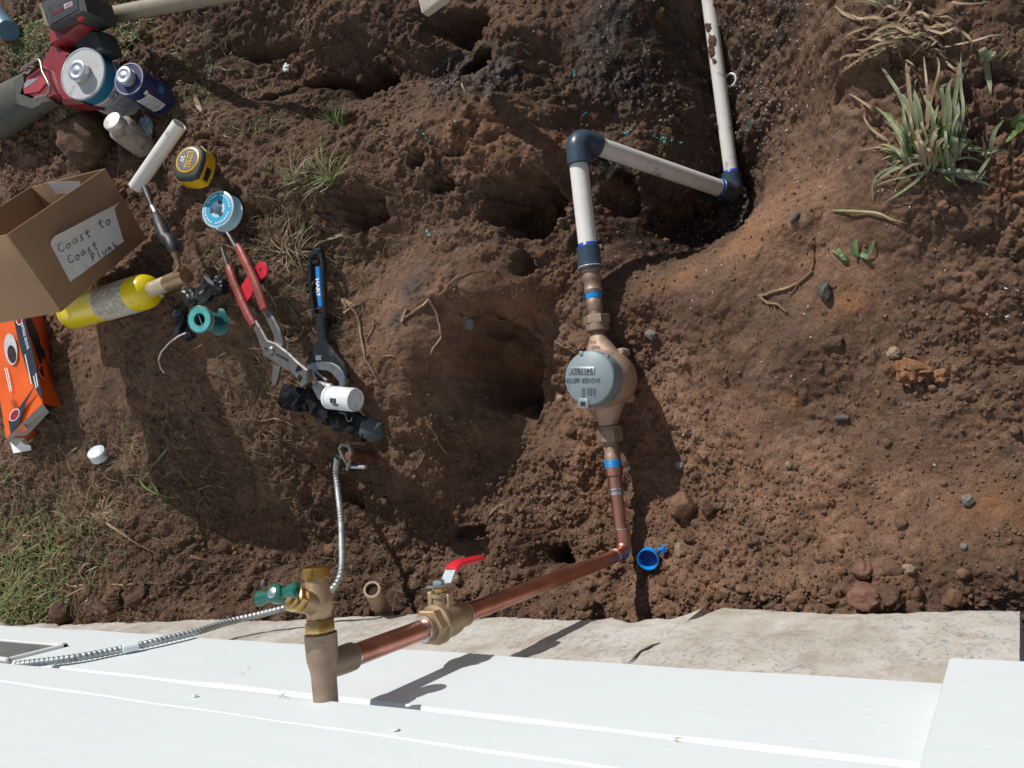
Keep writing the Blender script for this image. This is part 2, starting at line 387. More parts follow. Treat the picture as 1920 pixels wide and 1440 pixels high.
def ground():
    nx, ny = GX.shape
    co = np.stack([PX_, PY_, PZ_], -1).reshape(-1, 3).astype(np.float32)
    me = bpy.data.meshes.new('ground'); me.vertices.add(nx * ny); me.vertices.foreach_set('co', co.ravel())
    idx = np.arange(nx * ny).reshape(nx, ny)
    q = np.stack([idx[:-1, :-1], idx[1:, :-1], idx[1:, 1:], idx[:-1, 1:]], -1).reshape(-1, 4)
    nf = len(q); me.loops.add(nf * 4); me.loops.foreach_set('vertex_index', q.ravel().astype(np.int32))
    me.polygons.add(nf); me.polygons.foreach_set('loop_start', (np.arange(nf) * 4).astype(np.int32)); 
    me.polygons.foreach_set('use_smooth', np.ones(nf, dtype=bool))
    me.update(); me.validate()
    wet = blob(GX, GY, [(1200,50,-.13,.07),(1240,120,-.2,.07),(1170,140,-.12,.055),(1120,70,-.05,.04),(1180,330,-.2,.025),(1340,430,-.36,.055),(1290,460,-.33,.05),(870,150,.02,.045),(930,150,.03,.03),(1130,60,-.1,.03),(770,540,.19,.018),(755,600,.19,.010),(1330,150,-.3,.03),(1460,30,-.1,.03),(1370,380,-.36,.05),(640,610,.22,.01)], 1.0)
    wet = np.clip(wet * 1.35 + .5 * perlin(GX * 22, GY * 22, 41) * (wet > .1), 0, 1)
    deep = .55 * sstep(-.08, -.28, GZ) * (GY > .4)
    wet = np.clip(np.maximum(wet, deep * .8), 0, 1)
    rust = blob(GX, GY, [(1230,545,.01,.018),(1200,600,.0,.018),(1700,690,.06,.016),(1270,510,.03,.02),(1170,350,-.15,.014),(1020,540,.03,.03),(850,235,.17,.05),(1000,240,.06,.02),(1880,340,.11,.02),(1480,740,.03,.014),(1330,1090,.07,.018),(1000,560,.02,.03),(960,690,.0,.03),(1830,600,.07,.014),(1880,950,.07,.03),(1380,440,.05,.03),(1590,560,.07,.02),(350,640,.33,.03)], 1.0)
    rust = np.clip(rust * (.55 + .8 * perlin(GX * 30, GY * 30, 42)), 0, .8)
    cur = GZ * 0
    tone = .5 + .30 * perlin(GX * 5, GY * 5, 51) + .22 * perlin(GX * 17, GY * 17, 52)
    lite = blob(GX, GY, [(1300,900,.0,.12),(1350,1000,.03,.12),(1250,1100,.05,.1),(1500,450,.06,.1),(1100,900,.01,.08),(1250,800,0,.08),(1500,1000,.04,.14),(740,650,.2,.12)], 1.0)
    dk = blob(GX, GY, [(500,1060,.22,.16),(850,1000,.08,.13),(300,1000,.3,.14),(650,100,.15,.15),(450,60,.2,.12),(700,1100,.15,.1)], 1.0)
    tone = np.clip(tone + .28 * lite - .20 * dk, 0, 1)
    wet = np.clip(wet, 0, 1)
    tone = np.clip(tone - .06, 0, 1)
    for nm, ar in (('wet', wet), ('rust', rust), ('tone', tone)):
        at = me.attributes.new(nm, 'FLOAT', 'POINT'); at.data.foreach_set('value', ar.reshape(-1).astype(np.float32))
    me.materials.append(SOIL)
    o = bpy.data.objects.new('ground', me); C.objects.link(o); tag(o, kind='structure'); return o
ground()
def attr_obj(o, **kw):
    me = o.data
    for nm, ar in kw.items():
        at = me.attributes.new(nm, 'FLOAT', 'POINT'); at.data.foreach_set('value', np.asarray(ar, dtype=np.float32))

def ico(sub):
    import bmesh
    bm = bmesh.new(); bmesh.ops.create_icosphere(bm, subdivisions=sub, radius=1.0)
    v = np.array([tuple(x.co) for x in bm.verts]); f = np.array([[a.index for a in p.verts] for p in bm.faces]); bm.free(); return v, f
ICO1 = ico(1); ICO2 = ico(2); ICO3 = ico(3)
def lumps(name, x, y, r, icos, sink, jit, tone, rust, wet, kind='stuff', flat=(0.6, 1.0), smooth=False):
    V0, F0 = icos; n = len(x); nv = len(V0)
    z = HZ(x, y)
    d = 1 + jit * (rng.random((n, nv)) - .5) * 2
    o_ = rng.random((n, 1)) * 97
    d = d + .34 * perlin3(V0[None, :, 0] * 1.5 + o_, V0[None, :, 1] * 1.5 + o_, V0[None, :, 2] * 1.5 + 0 * o_, 77)
    if nv > 100: d = d + .16 * (np.abs(perlin3(V0[None, :, 0] * 3.7 + o_, V0[None, :, 1] * 3.7, V0[None, :, 2] * 3.7 + 0 * o_, 78)) * 2 - .3)
    sc = np.stack([rng.uniform(.7, 1.25, n), rng.uniform(.7, 1.25, n), rng.uniform(flat[0], flat[1], n)], -1)
    v = V0[None] * d[..., None] * sc[:, None, :]
    a = rng.random(n) * 6.28; ca, sa = np.cos(a)[:, None], np.sin(a)[:, None]
    vx = v[..., 0] * ca - v[..., 1] * sa; vy = v[..., 0] * sa + v[..., 1] * ca; vz = v[..., 2]
    t = (rng.random(n) - .5)[:, None] * 1.2; vy, vz = vy * np.cos(t) - vz * np.sin(t), vy * np.sin(t) + vz * np.cos(t)
    R = r[:, None]
    co = np.stack([x[:, None] + vx * R, y[:, None] + vy * R, (z + r * sink)[:, None] + vz * R], -1).reshape(-1, 3)
    f = (F0[None] + (np.arange(n) * nv)[:, None, None]).reshape(-1, 3)
    me = bpy.data.meshes.new(name); me.vertices.add(len(co)); me.vertices.foreach_set('co', co.astype(np.float32).ravel())
    me.loops.add(f.size); me.loops.foreach_set('vertex_index', f.ravel().astype(np.int32))
    me.polygons.add(len(f)); me.polygons.foreach_set('loop_start', (np.arange(len(f)) * 3).astype(np.int32))
    if smooth: me.polygons.foreach_set('use_smooth', np.ones(len(f), dtype=bool))
    me.update()
    me.materials.append(SOIL); o = bpy.data.objects.new(name, me); C.objects.link(o)
    attr_obj(o, tone=np.repeat(tone, nv), rust=np.repeat(rust, nv), wet=np.repeat(wet, nv))
    return tag(o, kind=kind)
def scatter_xy(n, dens):
    xs = []; ys = []; tot = 0
    while tot < n:
        x = rng.uniform(-2.35, .12, n * 2); y = rng.uniform(-.03, 1.5, n * 2)
        k = rng.random(n * 2) < dens(x, y); xs.append(x[k]); ys.append(y[k]); tot += k.sum()
    return np.concatenate(xs)[:n], np.concatenate(ys)[:n]
def crumb_density(x, y):
    sm = blob(x, y, SMOOTH, 1.0)
    wall = np.exp(-(y / .20) ** 2)
    return np.clip((.20 + .5 * sstep(-.1, .4, perlin(x * 6, y * 6, 61)) + .75 * wall * (x > -1.7) + .35 * blob(x, y, [(1350,950,.03,.15),(1700,720,.06,.09),(1600,920,.04,.08),(1250,700,0,.06)], 1.)) * (1 - .88 * sm), 0.01, 1)
def soil_crumbs():
    n = 34000; x, y = scatter_xy(n, crumb_density); r = .0012 + .0022 * rng.random(n) ** 2.2
    lumps('soil_crumbs', x, y, r, ICO1, .25, .28, np.clip(.62 + .3 * (rng.random(n) - .5) - .12 * (x < -1.0), 0, 1), .35 * (rng.random(n) < .06), .0 * x)
    n = 3800; x, y = scatter_xy(n, crumb_density); r = .0024 + .0045 * rng.random(n) ** 2.5
    lumps('soil_clods', x, y, r, ICO2, .05, .20, np.clip(.55 + .35 * (rng.random(n) - .5) - .1 * (x < -1.0), 0, 1), .5 * (rng.random(n) < .07), .0 * x)
    n = 260; x, y = scatter_xy(n, lambda x, y: crumb_density(x, y) * (.10 + np.exp(-(y / .10) ** 2))); r = .005 + .008 * rng.random(n) ** 2.2
    lumps('large_soil_clods', x, y, r, ICO3, -.15, .05, np.clip(.48 + .3 * (rng.random(n) - .5), 0, 1), .3 * (rng.random(n) < .08), .0 * x, smooth=True)
soil_crumbs()

# ------------------------------------------------------------ plain materials
WHITE = mat('white_paint', (.72, .745, .75), .55, var=.03, scale=9, bmp=.35, bscale=140, bdist=.0008)
def wood_paint():
    m, t, b = new_mat('white_painted_wood')
    tc = coords(t); mp = nd(t, 'ShaderNodeMapping'); mp.inputs['Scale'].default_value = (3, 40, 70); t.links.new(tc, mp.inputs[0])
    n = noise(t, 2.2, 6, .6, .3, mp.outputs[0]); n2 = noise(t, 7, 4); st = noise(t, 5.5, 6, .7)
    c = ramp(t, n, [(.25, (.705, .765, .80)), (.6, (.74, .80, .83))])
    c = mixc(t, ramp(t, n2, [(.45, (0,) * 3), (.8, (.30,) * 3)]), c, (.69, .725, .74))
    c = mixc(t, ramp(t, st, [(.64, (0,) * 3), (.78, (.22,) * 3)]), c, (.60, .50, .36))
    t.links.new(c, b.inputs['Base Color']); b.inputs['Roughness'].default_value = .5
    dr = noise(t, 45, 3, .5)
    b1 = bump(t, n, .12, .0007); b2 = bump(t, dr, .35, .0012, b1); t.links.new(b2, b.inputs['Normal'])
    return m
PAINT = wood_paint()
def concrete_mat():
    m, t, b = new_mat('weathered_concrete')
    tc = coords(t); mp = nd(t, 'ShaderNodeMapping'); mp.inputs['Scale'].default_value = (1.7, 1, .8); t.links.new(tc, mp.inputs[0]); v = mp.outputs[0]
    n = noise(t, 7, 6, .6, .4, v); n2 = noise(t, 110, 6, .7, 0, v); n3 = noise(t, 240, 4, .6, 0, v); blot = noise(t, 3.1, 4, .6)
    c = ramp(t, n, [(.32, (.41, .365, .31)), (.5, (.54, .505, .455)), (.68, (.62, .605, .57))])
    fa = ramp(t, n2, [(.53, (0,) * 3), (.62, (.75,) * 3)]); ga = ramp(t, blot, [(.40, (.15,) * 3), (.54, (1,) * 3)])
    c = mixc(t, mixc(t, 1.0, fa, ga, 'MULTIPLY'), c, (.24, .265, .30))
    c = mixc(t, ramp(t, noise(t, 16, 6, .75), [(.50, (0,) * 3), (.66, (.55,) * 3)]), c, (.30, .215, .15))
    c = mixc(t, ramp(t, n3, [(.60, (0,) * 3), (.70, (.5,) * 3)]), c, (.26, .24, .21))
    t.links.new(c, b.inputs['Base Color']); b.inputs['Roughness'].default_value = .9; b.inputs['Specular IOR Level'].default_value = .2
    b1 = bump(t, n2, .8, .002); b2 = bump(t, n3, .6, .0008, b1); t.links.new(b2, b.inputs['Normal'])
    return m
CONC = concrete_mat()
COPPER = mat('copper', (.58, .285, .215), .40, 1.0, var=.22, scale=30, bmp=.08, bscale=60, dirt=.12, dscale=30)
BRONZE = mat('cast_bronze', (.34, .245, .18), .58, .55, var=.18, scale=60, bmp=.5, bscale=420, bdist=.0005, dirt=.12)
BRONZE_LT = mat('pale_cast_bronze', (.44, .305, .225), .60, .4, var=.12, scale=40, bmp=.5, bscale=420, bdist=.0005, dirt=.16)
BRASS = mat('yellow_brass', (.60, .41, .16), .30, 1.0, var=.15, scale=40, bmp=.1)
BRASS_D = mat('rough_brass', (.44, .325, .20), .52, .7, var=.18, scale=90, bmp=.5, bscale=500, bdist=.0004)
SOLDER = mat('solder', (.72, .73, .74), .28, 1.0, var=.1, bmp=.4, bscale=200)
STEEL = mat('zinc_steel', (.56, .62, .66), .33, .9, var=.12, dirt=.06)
GALV = mat('galvanised_armour', (.40, .43, .445), .50, .65, var=.25, scale=50, dirt=.12, dscale=35)
RED = mat('red_vinyl', (.62, .02, .035), .32, var=.08, bmp=.1, dirt=.03)
GREENP = mat('green_plastic', (.012, .115, .085), .28, var=.1, bmp=.15, dirt=.02)
PVC = mat('white_pvc', (.75, .73, .69), .38, var=.05, scale=18, dirt=.09, dscale=26, bmp=.1)
GREYP = mat('grey_pvc', (.042, .070, .100), .32, var=.12, scale=25, dirt=.05, bmp=.15)
BLUET = mat('blue_tape', (.012, .24, .62), .4, var=.12, scale=150, bmp=.5, bscale=250)
PRIMER = mat('blue_cement_stain', (.01, .06, .42), .35, var=.3, scale=90)
LIDM = mat('grey_blue_plastic', (.215, .270, .300), .46, var=.05, scale=30, dirt=.04, bmp=.2, bscale=500)
RUSTY = mat('rusty_metal', (.15, .070, .042), .75, .4, var=.35, scale=90, bmp=.7, bscale=260)
BLACKM = mat('black_rubber', (.018, .019, .021), .5, var=.2, dirt=.05)
DARKTXT = mat('dark_print', (.03, .03, .035), .6, var=.05, bmp=0)
WHITETXT = mat('white_print', (.8, .8, .8), .5, var=.03, bmp=0)

# ------------------------------------------------------------ the house
house = thing('house_wall', 'white painted board wall on a bare concrete foundation along the bottom of the view', 'wall', (-.6, 0, .3))
def foundation():
    yf = .003
    prof = [(0,1165),(60,1160),(150,1160),(240,1155),(330,1151),(430,1158),(480,1162),(560,1160),(700,1152),(790,1148),(860,1160),(960,1153),(1040,1158),(1100,1160),(1150,1156),(1190,1163),(1230,1155),(1262,1158),(1285,1166),(1296,1160),(1310,1148),(1325,1137),(1360,1136),(1450,1141),(1560,1147),(1650,1146),(1780,1143),(1912,1140)]
    pts = sorted([(PY(a, b, yf).x, PY(a, b, yf).z) for a, b in prof]); px = np.array([p[0] for p in pts]); pz = np.array([p[1] for p in pts])
    x1 = PY(1912, 1180, yf).x
    xs = np.concatenate([np.linspace(-12, -2.2, 30)[:-1], np.arange(-2.2, x1, .004), [x1]])
    zb = np.interp(xs, px, pz); zb = zb + .009 * perlin(xs * 30, xs * 0 + .3, 71) + .006 * perlin(xs * 110, xs * 0 + .7, 72)
    m = MB(); rows = 46; n = len(xs); V = []; top = .56
    for i in range(rows):
        t = i / (rows - 1); z = zb + (top - zb) * t ** 1.3
        y = yf + .0022 * perlin(xs * 14, z * 22, 73) + .0012 * perlin(xs * 60, z * 80, 74) - .010 * np.exp(-((z - zb) / .006) ** 2)
        V += [(a, b, c) for a, b, c in zip(xs, y, z)]
    for (yy, dz) in ((-.03, .0), (-.25, .02)):   # underside
        V = [(a, yf + yy, c - dz) for a, c in zip(xs, zb)] + V; rows += 1
    F = [(i * n + j, i * n + j + 1, (i + 1) * n + j + 1, (i + 1) * n + j) for i in range(rows - 1) for j in range(n - 1)]
    m.add(V, F)
    # the return round the house corner
    cz = [(-.25 * k, -.0) for k in range(0, 24)]
    a = []; 
    for k in range(24):
        y = yf - .25 * k; a += [(x1, y, float(zb[-1])), (x1, y, top)]
    m.add(a, [(2 * k, 2 * k + 1, 2 * k + 3, 2 * k + 2) for k in range(23)])
    return m.build('foundation', CONC, house, smooth=60)
foundation()
def board(z0, z1, y0, y1, x0, x1, name='siding_board', bev=.010, rec=.012, label=None):
    """a long board: flat face, small rounded lower edge, a slope cut into its top"""
    prof = [(y0, z0), (y1 - .002, z0), (y1, z0 + .002), (y1, z1 - bev), (y1 - rec, z1), (y0, z1)]
    n = max(2, int((x1 - x0) / .02)) if x0 > -3 else int((x1 - x0) / .03); vs = []; k = len(prof)
    for i in range(n + 1):
        x = x0 + (x1 - x0) * i / n; w = .0006 * math.sin(x * 9 + z0 * 40) + .0004 * math.sin(x * 31 + z0 * 90)
        vs += [(x, y + (w if y > y0 + .001 else 0), z + .0007 * math.sin(x * 7 + z0 * 30)) for y, z in prof]
    fs = [(i * k + j, i * k + (j + 1) % k, (i + 1) * k + (j + 1) % k, (i + 1) * k + j)[::-1] for i in range(n) for j in range(k)]
    fs += [tuple(range(k)), tuple(range(n * k, n * k + k))[::-1]]
    return MB().add(vs, fs).build(name, PAINT, house, smooth=25, label=label)
XC = -.078
board(.505, .688, -.03, .022, -9, XC + .003, bev=.006, rec=.010)
board(.742, .8125, -.03, .042, -9, XC + .003, bev=.0125, rec=.010)
z = .8045
while z < 2.5:
    board(z, z + .186, -.03, .0435, -9, XC + .003, bev=.008, rec=.010); z += .183
MB().box((-4.5, -.045, 1.5), ((1, 0, 0), (0, 1, 0), (0, 0, 1)), (4.4, .03, 1.02)).build('sheathing', PAINT, house)
cb = MB(); cb.box(((-.018 + XC) / 2 + .0, .039, 1.6), ((1, 0, 0), (0, 1, 0), (0, 0, 1)), ((XC + .018) / -2, .0105, 1.6 - .528), .0015)
cb.build('corner_board', PAINT, house)
MB().box((-.030, -.032, 1.6), ((1, 0, 0), (0, 1, 0), (0, 0, 1)), (.0100, .060, 1.6 - .530), .0015).build('corner_board', PAINT, house)
for i in range(14):
    z = .55 + i * .14
    MB().box((-.046, -3.1, z + .068), ((1, 0, 0), (0, 1, 0), (0, 0, 1)), (.008, 3.0, .0685), .002).build('siding_board', PAINT, house)
# painted nail heads
for (a, b_) in ((742, 1366), (365, 1302)):
    p = PY(a, b_, .0445 if a < 1000 else .022); MB().lathe(p - Vector((0, .001, 0)), (0, 1, 0), [(0, .0030), (.0009, .0028), (.0012, .0012)], 12).build('nail_head', PAINT, house)
# crevice vent at the far end of the lowest board
v0 = PY(128, 1210, .024); v1 = PY(40, 1243, .024)
vent = thing('crawlspace_vent', 'grey screened vent low in the white wall at the far left', 'vent', (v0.x - .2, .024, .60))
vx = v0.x; fr = MB(); AX = ((1, 0, 0), (0, 1, 0), (0, 0, 1))
zt = .668; zb_ = .545
zt, zb_ = v1.z - .004, v0.z
for (cx, cz, hx, hz_) in ((vx - .17, zt, .17, .004), (vx - .17, zb_ + .004, .17, .004), (vx - .004, (zt + zb_) / 2, .004, (zt - zb_) / 2), (vx - .336, (zt + zb_) / 2, .004, (zt - zb_) / 2)):
    fr.box((cx, .0245, cz), AX, (hx, .003, hz_), .001)
fr.build('frame', WHITE, vent)
DKM = mat('screen_wire', (.28, .29, .29), .5, .6, var=.2)
sc = MB()
for k in range(1, 60): sc.box((vx - .008 - .0055 * k, .0236, (zt + zb_) / 2), AX, (.0011, .0006, (zt - zb_) / 2 - .008))
for k in range(1, 18): sc.box((vx - .17, .0242, zb_ + .008 + (zt - zb_ - .016) * k / 18), AX, (.162, .0006, .0011))
o = sc.build('wire_screen', DKM, vent)
MB().box((vx - .17, .0225, (zt + zb_) / 2), AX, (.163, .0006, (zt - zb_) / 2 - .006)).build('vent_shade_backing', mat('vent_depth_shade', (.22, .22, .21), .9), vent)  # sheet behind the screen; its grey stands in for the vent's shaded depth

# ------------------------------------------------------------ plumbing
X0 = -.597; ZP = .050
def YL(py, x=X0, z=ZP):
    """where along a pipe running out from the wall a row of the photograph falls"""
    lo, hi = -.1, 1.6
    for _ in range(40):
        y = (lo + hi) / 2; q = Vector((x, y, z)) - CAM; v = 720 - FPX * q.dot(_u) / q.dot(_f)
        if v > py: lo = y
        else: hi = y
    return lo
def segpipe(name, m, y0, y1, r, parent, x=X0, z=ZP, seg=28, prof=None):
    pr = prof if prof else [(0, r), (y1 - y0, r)]
    return MB().lathe((x, y0, z), (0, 1, 0), pr, seg).build(name, m, parent)
Y = lambda py: YL(py)
RX, RY, RZ = -.588, .071, .740      # tee centre; the riser is vertical below it
CZ = ZP - .001
# --- copper line: tee, riser, elbow, run to the meter
cop = thing('copper_pipe', 'copper pipe rising from the soil elbow to the tee at the white wall', 'pipe', (RX, RY, ZP))
m = MB(); m.lathe((RX, .0425, RZ), (0, 1, 0), [(-.02, .0118), (.0, .0118), (.020, .0120), (.026, .0126), (.036, .0150), (.056, .0156), (.060, .0156), (.0605, .0140), (.058, .0135)], 32)
m.lathe((RX, RY, RZ), (0, 0, -1), [(0, .0120), (.020, .0136), (.034, .0140), (.038, .0138), (.0385, .0118)], 32)
m.build('tee', BRONZE, cop)
MB().ring((RX, RY, RZ - .0385), (0, 0, -1), .0112, .0128, .0016, 32).build('solder_ring', SOLDER, cop)
vt, vb = .592, .512               # ball valve top and bottom
MB().lathe((RX, RY, RZ - .03), (0, 0, -1), [(0, .0111), (RZ - .03 - vt + .01, .0111)], 32).build('riser_pipe', COPPER, cop)
ex = Vector((-.594, RY, ZP))       # soil elbow
# riser from elbow to valve, leaning by a hair as in the photograph
MB().tube([ex + Vector((0, 0, .034)), (RX, RY, vb - .005)], .0111, 32).build('riser_pipe', COPPER, cop)
pts = []
R_ = .020
for k in range(13):
    a = math.pi / 2 * k / 12
    pts.append((ex.x, RY + R_ - R_ * math.cos(a) , ZP + R_ - R_ * math.sin(a)))
pts = [(ex.x, RY, ZP + .040), (ex.x, RY, ZP + .0395)] + pts + [(ex.x, RY + .0395, ZP), (ex.x, RY + .040, ZP)]
rr = [.0118] + [.0126] * (len(pts) - 2) + [.0118]
MB().tube(pts, rr, 28).build('elbow', COPPER, cop)
MB().ring((ex.x, RY, ZP + .040), (0, 0, 1), .0108, .0124, .0016).build('solder_ring', SOLDER, cop)
MB().ring((ex.x, RY + .040, ZP), (0, 1, 0), .0108, .0124, .0016).build('solder_ring', SOLDER, cop)
ya = Y(918); segpipe('run_pipe', COPPER, RY + .035, ya, .0111, cop)
segpipe('solder_ring', SOLDER, Y(927), Y(921), .0122, cop); segpipe('solder_ring', SOLDER, Y(918.5), Y(915), .0124, cop)
y1 = Y(915); y2 = Y(876)
segpipe('male_adapter', COPPER, y1, y2, .012, cop, prof=[(0, .0122), ((y2 - y1) * .55, .0122), ((y2 - y1) * .62, .0150), (y2 - y1, .0152)])
segpipe('thread_tape', BLUET, Y(876), Y(862), .0148, cop, prof=[(k * (Y(862) - Y(876)) / 10, .0146 + .0005 * (k % 2)) for k in range(11)])
for k in range(5):
    pass
# --- ball valve
val = thing('ball_valve', 'bronze ball valve with a red tipped lever handle on the copper riser', 'valve', (RX, RY, vb))
def hexprof(o, a, segs, n=6): return MB().lathe(o, a, segs, n)
m = MB(); L = vt - vb
m.lathe((RX, RY, vb), (0, 0, 1), [(0, .0128), (.002, .0142), (.018, .0146), (.024, .0180), (.034, .0192), (.046, .0192), (.052, .0205), (.054, .0225), (.059, .0225), (.0605, .018), (.066, .018)], 36)
m.build('valve_body', BRASS_D, val)
MB().lathe((RX, RY, vt - .021), (0, 0, 1), [(0, .0195), (.0015, .0212), (.0120, .0212), (.0135, .0195)], 6).build('hex_collar', BRASS_D, val)
MB().lathe((RX, RY, vt - .008), (0, 0, 1), [(0, .0150), (.007, .0150), (.008, .0140)], 32).build('socket', BRONZE, val)
MB().ring((RX, RY, vt), (0, 0, 1), .0108, .0140, .0018).build('solder_ring', SOLDER, val)
MB().ring((RX, RY, vb - .0016), (0, 0, 1), .0108, .0128, .0016).build('solder_ring', SOLDER, val)
zc = vb + .040
sx = RX - .004
m = MB(); m.lathe((sx, RY + .015, zc), (0, 1, 0), [(0, .010), (.008, .0085), (.012, .0085), (.013, .0105), (.018, .0105)], 20)
m.box((sx + .010, RY + .022, zc - .004), AX, (.003, .009, .005), .001); m.box((sx - .010, RY + .026, zc + .004), AX, (.003, .009, .004), .001)
m.build('stem_bonnet', BRASS_D, val)
MB().lathe((sx, RY + .033, zc), (0, 1, 0), [(0, .0085), (.005, .0085)], 6).build('packing_nut', BRASS, val)
MB().lathe((sx, RY + .042, zc), (0, 1, 0), [(0, .0068), (.0045, .0068), (.0055, .0055)], 6).build('lever_nut', STEEL, val)
def strap(pts, w, th):
    m = MB(); vs = []; n = len(pts)
    P = [Vector(p) for p in pts]
    for i in range(n):
        t = (P[min(i + 1, n - 1)] - P[max(i - 1, 0)]).normalized(); nn = Vector((1, 0, 0)).cross(t).normalized()
        ww = w[i] if hasattr(w, '__len__') else w
        for a, b_ in ((-1, -1), (-1, 1), (1, 1), (1, -1)): vs.append(P[i] + Vector((ww * a, 0, 0)) + nn * (th * b_))
    fs = [(i * 4 + k, i * 4 + (k + 1) % 4, (i + 1) * 4 + (k + 1) % 4, (i + 1) * 4 + k)[::-1] for i in range(n - 1) for k in range(4)]
    fs += [(0, 1, 2, 3), (n * 4 - 1, n * 4 - 2, n * 4 - 3, n * 4 - 4)]
    return m.add(vs, fs)
ly = RY + .039
def ax_(px, py): p = PX(px, py, sx); return (sx, p.y, p.z)
q0, q1, q2, q3 = ax_(806, 1101), ax_(818, 1100), ax_(836, 1094), ax_(847, 1066)
lev = strap([q0, q1, ((q1[0]), (q1[1] + q2[1]) / 2, (q1[2] + q2[2]) / 2), q2, q3], [.005, .009, .0085, .008, .0078], .0013).build('lever', STEEL, val)
pts = [Vector(ax_(*c)) for c in ((846, 1070), (850, 1062), (857, 1057), (868, 1054), (885, 1050), (899, 1046.5), (904, 1045.5))]
MB().tube(pts, [.0100, .0104, .0104, .0102, .0098, .0090, .006], 16, flat=.42, up=(1, 0, 0)).build('lever_grip', RED, lev)
# --- hose spigot on the tee
YS_ = lambda py: YL(py, RX, RZ)
sp = thing('hose_spigot', 'brass hose spigot with a green tee handle on the front of the tee', 'faucet', (RX, YS_(1195), RZ))
def rel(py): return YS_(py)
yb = rel(1196)
MB().lathe((RX, yb - .004, RZ), (0, 1, 0), [(0, .0128), (.007, .0128), (.008, .0122), (rel(1182) - yb + .004, .0122)], 28).build('pipe_end', BRASS_D, sp)
MB().lathe((RX, rel(1185), RZ), (0, 1, 0), [(0, .0135), (.001, .0152), (rel(1160) - rel(1185) - .002, .0152), (rel(1160) - rel(1185), .0135)], 6, u=(1, 0, .3)).build('hex_nut', BRASS, sp)
yc = rel(1135)
m = MB(); m.lathe((RX, rel(1164), RZ), (0, 1, 0), [(0, .0105), (.004, .0112), (.012, .0138), (.020, .0142), (.028, .0122), (.034, .0108), (rel(1082) - rel(1164), .0105)], 32)
m.build('spigot_body', BRASS_D, sp)
ysp = rel(1083); n = 30; Ls = rel(1062) - ysp
m = MB(); m.lathe((RX, ysp, RZ), (0, 1, 0), [(-.001, .0105), (0, .0128)] + [(.0006 + (Ls - .0012) * k / n, .0127 + .0007 * math.sin(k * 2 * math.pi / 6)) for k in range(n + 1)] + [(Ls, .0118), (Ls, .0096), (Ls - .012, .0092)], 32)
m.build('threaded_outlet', BRASS, sp)
B = Vector((RX, yc, RZ))
hp = PZ(520, 1115, RZ + .040)
hp = CAM + ray(520, 1114) * .708
D = (hp - B).normalized(); LH = (hp - B).length
MB().lathe(B, D, [(.0, .0112), (LH * .38, .0108), (LH * .44, .0118), (LH * .47, .0118)], 28).build('stem_housing', BRASS_D, sp)
MB().lathe(B + D * LH * .46, D, [(0, .0118), (.001, .0126), (.0085, .0126), (.0095, .0112)], 6).build('bonnet_nut', BRASS, sp)
MB().lathe(B + D * LH * .6, D, [(0, .0085), (.006, .008), (.007, .0045), (LH * .4, .0045)], 16).build('valve_stem', BRASS, sp)
ha, hb = CAM + ray(486, 1122) * 1.0, CAM + ray(563, 1101) * 1.0
hx_ = (ray(563, 1103) - ray(486, 1121)); vw = ray(520, 1114); hx_ = (hx_ - vw * (hx_.dot(D) / vw.dot(D))).normalized()
hd = MB(); q = hp
for s_ in (-1, 1):
    hd.tube([q + hx_ * s_ * t for t in (.0, .006, .011, .018, .0235, .0255)], [.0062, .0048, .0048, .0068, .0072, .0045], 18, flat=.72, up=hx_.cross(D))
hd.lathe(q - D * .006, D, [(0, .006), (.001, .0085), (.011, .0085), (.012, .0075)], 24)
hd.build('tee_handle', GREENP, sp)
hs = MB().lathe(q + D * .006, D, [(0, .0052), (.0012, .005), (.0022, .003)], 18); hs.build('handle_screw', STEEL, sp)
# --- water meter
MX, MY, = -.590, .368
met = thing('water_meter', 'water meter with a bronze body and a round grey blue hinged lid', 'water meter', (X0, MY, 0))
m = MB()
m.lathe((MX, MY, .018), (0, 0, 1), [(0, .030), (.003, .043), (.010, .0475), (.024, .0485), (.027, .0515), (.033, .0525), (.046, .0520), (.056, .0500), (.066, .0455), (.0665, .04)], 56)
m.build('meter_body', BRONZE_LT, met, smooth=50)
def cone(y0, y1, w0, w1, h0, h1, nm, mm):
    vs = []; fs = []; n = 12; seg = 24
    for i in range(n + 1):
        t = i / n; y = y0 + (y1 - y0) * t; tt = t ** 1.0
        w = w0 + (w1 - w0) * tt; h = h0 + (h1 - h0) * tt
        for k in range(seg):
            th = 2 * math.pi * k / seg; c, s_ = math.cos(th), math.sin(th)
            vs.append((X0 + (MX - X0) * t + w * math.copysign(abs(c) ** .8, c), y, ZP + .002 + h * math.copysign(abs(s_) ** .8, s_)))
    fs = [(i * seg + k, i * seg + (k + 1) % seg, (i + 1) * seg + (k + 1) % seg, (i + 1) * seg + k) for i in range(n) for k in range(seg)] + [tuple(range(seg)), tuple(range(n * seg, n * seg + seg))]
    return MB().add(vs, fs).build(nm, mm, met, smooth=60)
cone(Y(630), MY + .02, .0130, .044, .0135, .026, 'inlet_neck', BRONZE_LT)
cone(Y(799), MY - .03, .0145, .034, .0145, .024, 'outlet_neck', BRONZE_LT)
for (px, py) in ((1166, 661), (1176, 746)):
    p = PZ(px, py, .034); MB().lathe(p, (0, 0, 1), [(-.016, .0085), (-.002, .0088), (.0, .0075), (.008, .0072), (.010, .005)], 20).build('flange_bolt', BRONZE_LT, met)
m = MB(); LZ = .126
m.lathe((MX, MY, .080), (0, 0, 1), [(0, .0440), (.006, .0465), (.010, .0470), (.030, .0465), (.034, .0450)], 56); reg = m.build('register_housing', LIDM, met, smooth=50)
lc = Vector((-.5797, .3676, LZ - .006))
